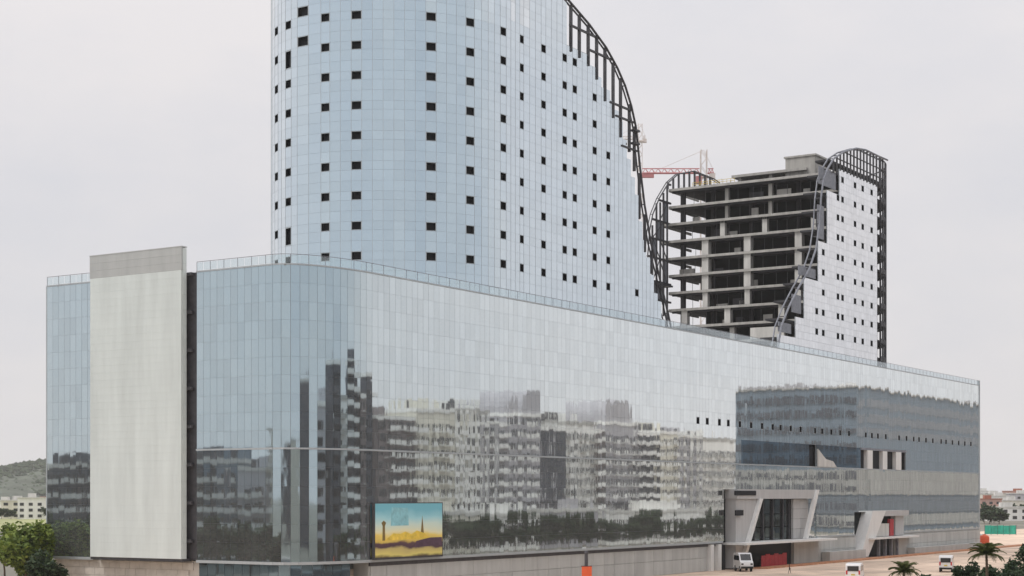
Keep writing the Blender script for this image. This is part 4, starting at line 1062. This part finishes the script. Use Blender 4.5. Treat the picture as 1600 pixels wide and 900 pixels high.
# ================================================================== STREET OPPOSITE (seen mirrored in the podium glass)
def bmat(n, c, v=0.12): 
    if n not in M: M[n] = matte(n, c, 0.85, v, scale=0.25, streak=True)
    return n
def apartment(label, t0, t1, ztop, col, floors_h=3.1, front=-100.0, depth=16.0, balc=1, vault=False, trim='concrete_light', frame=None, glassc='glass_dark', name='apartment_block', dense=1.0):
    base = world((t0 + t1) / 2, front) if frame is None else frame[0]
    rz = ANG + math.pi if frame is None else frame[1]
    w = t1 - t0; H_ = Z(ztop)
    a = thing(name, label, 'building', base, rz)                    # local -y faces the mall
    m_ = MB(); m_.span((-w / 2, 0, 0), (w / 2, depth, H_)); m_.build('wall', col, a)
    nf = int(H_ / floors_h); bays = max(2, int(w / 3.6 * dense)); win = MB(); bal = MB(); rail = MB()
    for f in range(nf):
        z_ = 1.0 + f * floors_h
        for k in range(bays):
            x = -w / 2 + w * (k + 0.5) / bays; bw = w / bays
            win.span((x - bw * 0.30, -0.06, z_), (x + bw * 0.30, 0.12, z_ + 1.75))
            if balc and (k % 2 == balc - 1 or bays < 3):
                bal.span((x - bw * 0.46, -1.5, z_ - 0.35), (x + bw * 0.46, -0.02, z_ - 0.15)); rail.span((x - bw * 0.46, -1.52, z_ - 0.149), (x + bw * 0.46, -1.42, z_ + 0.75))
    for f in range(nf):                                              # gable windows
        for y in (depth * 0.3, depth * 0.7):
            for s in (-1, 1): win.box((s * w / 2, y, 1.9 + f * floors_h), (0.12, 1.6, 1.5))
    win.build('windows', glassc, a, kind='stuff')
    if balc: bal.build('balcony_slabs', trim, a, kind='stuff'); rail.build('balcony_rails', trim, a, kind='stuff')
    m_ = MB(); m_.span((-w / 2 - .25, -.25, H_), (w / 2 + .25, depth + .25, H_ + .9)); m_.build('parapet', trim, a)
    if vault:
        m_ = MB(); n = 12; rr = w * 0.46
        m_.wallpoly([(rr * math.cos(math.pi * k / n), H_ + .9 + rr * 0.75 * math.sin(math.pi * k / n)) for k in range(n + 1)], 0.4, depth - 0.4); m_.build('vault_roof', col, a)
    else:
        m_ = MB(); m_.span((-w * .2, depth * .3, H_ + .9), (w * .12, depth * .7, H_ + 3.4)); m_.build('stair_head', col, a)
        m_ = MB(); m_.lathe([(.01, 2.2), (.9, 2.1), (1.0, 1.6), (1.0, 0), (.01, 0)], 12, (w * .3, depth * .4, H_ + .9)); m_.build('water_tank', 'steel', a)
    return a
cr_, br, gy, dk, wt, bl = bmat('cream_wall', (0.70, 0.67, 0.58)), bmat('brown_wall', (0.19, 0.165, 0.165)), bmat('grey_wall', (0.42, 0.41, 0.43)), bmat('slate_wall', (0.08, 0.085, 0.10)), bmat('offwhite_wall', (0.80, 0.79, 0.76)), bmat('blue_grey_wall', (0.17, 0.215, 0.26), 0.28)
APT = [
 (16.0, 34.0, 17.0, gy, 'grey block at the near end of the street opposite, nearest the viewpoint', 1, False),
 (38.0, 54.0, 25.0, dk, 'tall slate block second along the street opposite', 2, False),
 (58.0, 76.0, 19.0, wt, 'off white block third along the street opposite', 1, False),
 (79.0, 97.0, 27.0, dk, 'tallest slate block along the street opposite', 1, False),
 (101.0, 122.0, 21.0, br, 'brown block just before the narrow slate tower opposite', 2, False),
 (126.5, 132.6, 26.5, dk, 'narrow slate tower block on the street opposite the rounded corner', 0, False),
 (134.6, 145.0, 22.5, dk, 'second slate block across the street with white balcony bands', 2, False),
 (147.3, 161.6, 17.6, br, 'dark brown flat block across the street from the rounded corner', 1, False),
 (162.3, 179.2, 20.0, cr_, 'cream apartment block with wide balconies beside the brown one', 1, False),
 (180.3, 192.2, 20.6, wt, 'off white apartment block with alternate balconies beside the cream one', 2, False),
 (193.2, 202.4, 18.0, gy, 'low grey block before the first vaulted tower opposite the mall', 1, False),
 (203.4, 221.0, 20.6, gy, 'first grey tower with a vaulted roof opposite the mall', 2, True),
 (222.6, 230.0, 17.6, dk, 'small slate block between vaulted tower and off white block', 0, False),
 (230.8, 244.4, 19.6, wt, 'off white block with dark windows between the two vaulted towers', 1, False),
 (245.4, 252.0, 17.8, br, 'thin brown block before the second vaulted tower', 1, False),
 (253.0, 272.0, 20.2, gy, 'second grey tower with a vaulted roof opposite the mall', 1, True),
 (272.8, 282.0, 17.8, dk, 'slate block just past the second vaulted tower', 2, False),
 (283.0, 295.0, 18.6, cr_, 'cream block toward the far end of the opposite street', 1, False),
 (296.2, 308.5, 17.8, gy, 'grey flat roofed block near the far end of the opposite street', 2, False),
 (309.8, 333.0, 17.4, wt, 'long off white block last in the opposite row', 1, False)]
for t0, t1, z_, c_, lab, bl_, va in APT: apartment(lab, t0, t1, z_, c_, balc=bl_, vault=va, dense=1.15, trim='offwhite_wall' if c_ != wt else 'concrete')
# shop terrace in front of them
SH = [(150, 172, -4.5, cr_, 'low cream shop terrace under the brown block'), (176, 204, -5.2, wt, 'low off white shop terrace under the cream block'), (208, 236, -4.2, gy, 'low grey shop terrace under the vaulted tower'), (240, 300, -4.8, wt, 'longest low white shop terrace opposite the mall')]
for t0, t1, z_, c_, lab in SH: apartment(lab, t0, t1, z_, c_, balc=0, front=-92.5, depth=6, floors_h=4.0, name='shop_terrace')
# long blue grey hall further along
hall = thing('glazed_hall', 'long blue grey hall with banded storeys far along the opposite street', 'building', world(422 + 90, -90), ANG + math.pi)
m_ = MB(); m_.span((-110, 0, 0), (90, 50, Z(39.7))); m_.build('wall', bl, hall)
m_ = MB(); m_.span((-110.5, -0.6, Z(39.7)), (90.6, 50.5, Z(40.2))); m_.build('roof', 'concrete', hall)
M['band_beige'] = matte('band_beige', (0.33, 0.33, 0.315), 0.85, 0.35, scale=0.2, streak=True)
M['band_slate'] = matte('band_slate', (0.15, 0.175, 0.20), 0.85, 0.35, scale=0.2, streak=True)
for k, (z0, z1, mm) in enumerate(((0.4, 9.8, 'band_beige'), (-6.6, -0.4, 'band_slate'), (-11.5, -7.2, 'band_beige'))):
    m_ = MB(); m_.span((-110.6, -0.5, Z(z0)), (90.5, 0.05, Z(z1))); m_.span((90.05, -0.5, Z(z0)), (90.55, 50, Z(z1))); m_.build('spandrel_band', mm, hall)
m_ = MB()
for k in range(66):
    for z0 in (22.0, 27.0, 32.5): m_.span((-109 + k * 3, -0.2, Z(z0)), (-106.9 + k * 3, 0.05, Z(z0 + 3.2)))
M['hall_window'] = matte('hall_window', (0.23, 0.25, 0.275), 0.6, 0.2)
m_.build('windows', 'hall_window', hall, kind='stuff')
rh = random.Random(4)
for k in range(26):
    x = -105 + k * 7.6; w_ = rh.uniform(2, 6); y = rh.uniform(0.5, 30)
    m_ = MB(); m_.span((x, y, Z(40.2)), (x + w_, y + rh.uniform(2, 5), Z(40.2) + rh.uniform(0.4, 2.2))); m_.build('roof_unit', 'offwhite_wall' if k % 3 else 'grey_wall', hall)
for k in range(9):
    y = 4 + k * 5; m_ = MB(); m_.span((86, y, Z(40.2)), (90.3, y + rh.uniform(1.5, 4), Z(40.2) + rh.uniform(0.3, 1.8))); m_.build('roof_unit', 'grey_wall', hall)
m_ = MB()
for k in range(11):
    for z0 in (-11, -5, 1.5, 6, 12, 17, 23, 29, 34): m_.span((89.95, 2 + k * 4.3, Z(z0)), (90.62, 4.6 + k * 4.3, Z(z0 + rh.uniform(1.6, 3.4))))
m_.build('end_windows', 'slate_wall', hall, kind='stuff')

# street trees and hedges opposite
proto = make_tree('dark street tree in the row across the road from the podium', 9.4, 3.6, 'leaf_dark', 31, group='street trees across the road', n=1300, leaf=0.8)
first = True
for k in range(42):
    loc = world(36 + k * 7.0 + random.uniform(-1.5, 1.5), -81.5 + random.uniform(-1, 1)); sc = random.uniform(0.65, 1.0)
    if first: proto.location = loc; first = False
    else: dup(proto, loc, random.uniform(0, 6), scale=(sc, sc, sc * random.uniform(0.85, 1.1)))
# blocks and trees beyond the short side
LB = [(82, 90, 13.0, cr_), (92, 101, 5.0, gy), (102, 109, 6.6, bl), (110, 119, 7.0, dk), (121, 132, 3.6, wt), (134, 146, 7.4, br), (147, 160, 6.2, dk), (162, 176, 4.0, cr_)]
LL = ['tall cream block nearest the rounded corner beyond the short side', 'grey block beyond the short side, beside the tall cream one', 'blue grey block beyond the short side of the podium', 'slate block beyond the short side, in line with the stair shaft', 'low off white block beyond the stair shaft', 'brown block beyond the left podium end', 'dark slate block beyond the left podium end, past the brown one', 'cream block last in the row beyond the short side']
for (i0, i1, z_, c_), lab in zip(LB, LL):
    apartment(lab, i0, i1, z_, c_, balc=1, depth=14, frame=(world(-100, (i0 + i1) / 2), ANG - math.pi / 2 + math.pi))
p2 = make_tree('dark tree in the belt along the lane beside the short side', 9.6, 3.8, 'leaf_dark', 41, group='trees beside the short side lane', n=1300, leaf=0.8)
p2.location = world(-52, 2)
for k in range(1, 17): dup(p2, world(-52 + random.uniform(-2, 2), 2 + k * 6.8), random.uniform(0, 6), scale=(1, 1, random.uniform(0.8, 1.1)))
# town behind the photographer, mirrored as slivers in the rounded corner
BACK = [(-150, 40, 27, 14, wt, 'off white block far left of the viewpoint'), (-152, 5, 27, 24, dk, 'slate tower left of the viewpoint'), (-140, -30, 27, 12, gy, 'low grey block behind the viewpoint at the left'), (-118, -58, 27, 28, gy, 'grey tower behind the viewpoint at the left'),
 (-90, -80, 27, 17, wt, 'off white block behind the viewpoint, left of centre'), (-58, -96, 26, 30, dk, 'slate tower behind the viewpoint, left of centre'), (-28, -106, 26, 15, dk, 'low slate block straight behind the viewpoint'), (4, -110, 26, 32, br, 'brown tower straight behind the viewpoint'), (36, -104, 26, 18, wt, 'off white block behind the viewpoint, right of centre'),
 (66, -92, 26, 27, dk, 'slate tower behind the viewpoint, right of centre'), (94, -72, 27, 16, cr_, 'cream block behind the viewpoint at the right'), (118, -44, 26, 29, gy, 'grey tower right of the viewpoint'), (136, -10, 26, 18, wt, 'off white block right of the viewpoint'), (146, 28, 26, 30, dk, 'slate tower nearest the right side of the viewpoint'), (150, 66, 26, 20, br, 'brown block farthest right of the viewpoint')]
for x, y, w_, z_, c_, lab in BACK:
    apartment(lab, -w_ / 2, w_ / 2, z_, c_, balc=1, frame=((x, y, 0), math.atan2(y - 180, x) - math.pi / 2 + math.pi))
# ================================================================== HORIZON
hillm = MB(); nx, ny = 60, 14
rn = random.Random(8)
def hz(x, y):
    return 54 * math.exp(-((x + 985) / 190) ** 2) * math.exp(-((y - 3000) / 300) ** 2) + 46 * math.exp(-((x + 800) / 120) ** 2) * math.exp(-((y - 3050) / 300) ** 2) + 5 * math.sin(x * .021) * math.sin(y * .013) - 2
vs = [(-1700 + 26 * i, 2300 + 110 * j, hz(-1700 + 26 * i, 2300 + 110 * j) + rn.uniform(-3.0, 7.0)) for j in range(ny) for i in range(nx)]
hillm.add(vs, [(j * nx + i, j * nx + i + 1, (j + 1) * nx + i + 1, (j + 1) * nx + i) for j in range(ny - 1) for i in range(nx - 1)])
hillm.build('hill', 'hill', kind='structure', smooth=True)
sc_ = MB(); rq = random.Random(77)
for k in range(2600):
    x, y = rq.uniform(-1150, -640), rq.uniform(2700, 3020); z = hz(x, y) + 2; r = rq.uniform(2.5, 6.5); h = r * rq.uniform(0.7, 1.3)
    a0 = rq.uniform(0, 6)
    ring = [(x + r * math.cos(a0 + q * 1.257), y + r * math.sin(a0 + q * 1.257), z + h * 0.35) for q in range(5)]
    sc_.add(ring + [(x, y, z + h), (x, y, z - h * 0.6)], [(q, (q + 1) % 5, 5) for q in range(5)] + [((q + 1) % 5, q, 6) for q in range(5)])
sc_.build('hill_scrub', 'leaf_dark', kind='stuff')
fm = MB(); fm.add([(-330, 640, 0.05), (-120, 640, 0.05), (-170, 1000, 0.05), (-420, 1000, 0.05)], [(0, 1, 2, 3)]); fm.build('field', 'field', kind='structure')
def far_house(label, u, Y, w, d_, h, wall, roofm='concrete_light'):
    a = thing('distant_house', label, 'building', ground_at(u, Y), random.uniform(-0.3, 0.3), 'low houses on the horizon')
    m_ = MB(); m_.span((-w / 2, -d_ / 2, 0), (w / 2, d_ / 2, h)); m_.build('wall', wall, a)
    m_ = MB(); m_.span((-w / 2 - .4, -d_ / 2 - .4, h), (w / 2 + .4, d_ / 2 + .4, h + .7)); m_.span((-w * .15, -1, h + .7), (w * .15, 2, h + 3)); m_.build('roof', roofm, a)
    n = max(2, int(w / 5)); 
    m_ = MB()
    for f in range(max(1, int(h / 3.4))):
        for k in range(n): m_.span((-w / 2 + w * (k + .25) / n, -d_ / 2 - .1, 1 + f * 3.4), (-w / 2 + w * (k + .7) / n, -d_ / 2 + .1, 2.7 + f * 3.4))
    m_.build('windows', 'glass_dark', a, kind='stuff')
    return a
pk = bmat('pink_wall', (0.52, 0.33, 0.28)); tr_ = bmat('terracotta_roof', (0.36, 0.14, 0.09))
FH_ = [(27, 985, 17, 10.5, cr_, 'cream two storey house at the far left below the hill'), (50, 970, 15, 12, wt, 'off white house below the hill, left of the podium'), (67, 1005, 12, 10, pk, 'pink house below the hill beside the podium edge'), (8, 1010, 15, 10, wt, 'pale house at the left picture edge below the hill'), (90, 1100, 16, 9, cr_, 'cream house hidden behind the left podium end'),
 (1543, 1150, 16, 11, pk, 'pink house on the right horizon beside the podium end'), (1560, 1240, 20, 13, wt, 'off white block on the right horizon'), (1580, 1180, 18, 10, cr_, 'cream block on the right horizon'), (1572, 900, 22, 7, wt, 'long low white shed in front of the right horizon houses'), (1595, 1300, 20, 15, gy, 'grey block at the right end of the horizon'), (1552, 1500, 26, 15, cr_, 'pale block deep on the right horizon'), (1590, 1700, 30, 18, pk, 'pink tower block deep on the right horizon'), (1536, 1650, 22, 18, wt, 'pale slab block just clear of the podium end')]
for u, Y, w_, h_, c_, lab in FH_: far_house(lab, u, Y, w_, 10, h_, c_, tr_ if c_ == pk else 'concrete_light')
p3 = make_tree('dusty tree closest to the podium end on the right horizon', 9, 5.0, 'leaf_dark', 51, group='trees on the right horizon', n=700, leaf=1.1)
p3.location = ground_at(1538, 820)
for u, Y, lab in ((1546, 800, 'second dusty tree from the podium end on the right horizon'), (1553, 835, 'dusty tree above the left half of the green tarp'), (1561, 790, 'nearest dusty tree, above the middle of the green tarp'), (1570, 1050, 'dusty tree beside the long white shed'), (1584, 1000, 'dusty tree right of the long white shed'), (1596, 960, 'dusty tree at the right end of the horizon line')): dup(p3, ground_at(u, Y), random.uniform(0, 6), lab, scale=(1, 1, random.uniform(.7, 1)))
p4 = make_tree('dusty tree before the cream house at the far left', 9, 5.0, 'leaf_dark', 52, group='trees below the hill', n=700, leaf=1.1)
p4.location = ground_at(17, 960); p4.scale = (0.7, 0.7, 0.6)
for u, Y, lab in ((39, 1060, 'dusty tree just left of the off white house below the hill'), (58, 1080, 'dusty tree behind, between the off white and pink houses'), (73, 960, 'dusty tree touching the podium edge below the hill'), (2, 960, 'dusty tree at the left edge below the hill')): dup(p4, ground_at(u, Y), random.uniform(0, 6), lab, scale=(0.7, 0.7, random.uniform(.55, .8)))

# ================================================================== AIR
hm_ = bpy.data.materials.new('haze_air'); hm_.use_nodes = True; ht = hm_.node_tree; ht.nodes.clear()
ho = N(ht, 'ShaderNodeOutputMaterial'); hv = N(ht, 'ShaderNodeVolumePrincipled')
hv.inputs['Color'].default_value = (0.995, 0.99, 0.99, 1); hv.inputs['Density'].default_value = 0.00007; hv.inputs['Anisotropy'].default_value = 0.0
S.cycles.volume_bounces = 3
ht.links.new(hv.outputs[0], ho.inputs['Volume'])
M['haze_air'] = hm_
m_ = MB(); m_.span((-7200, -7200, -1.05), (7200, 7200, 190)); m_.build('haze', 'haze_air', kind='stuff')
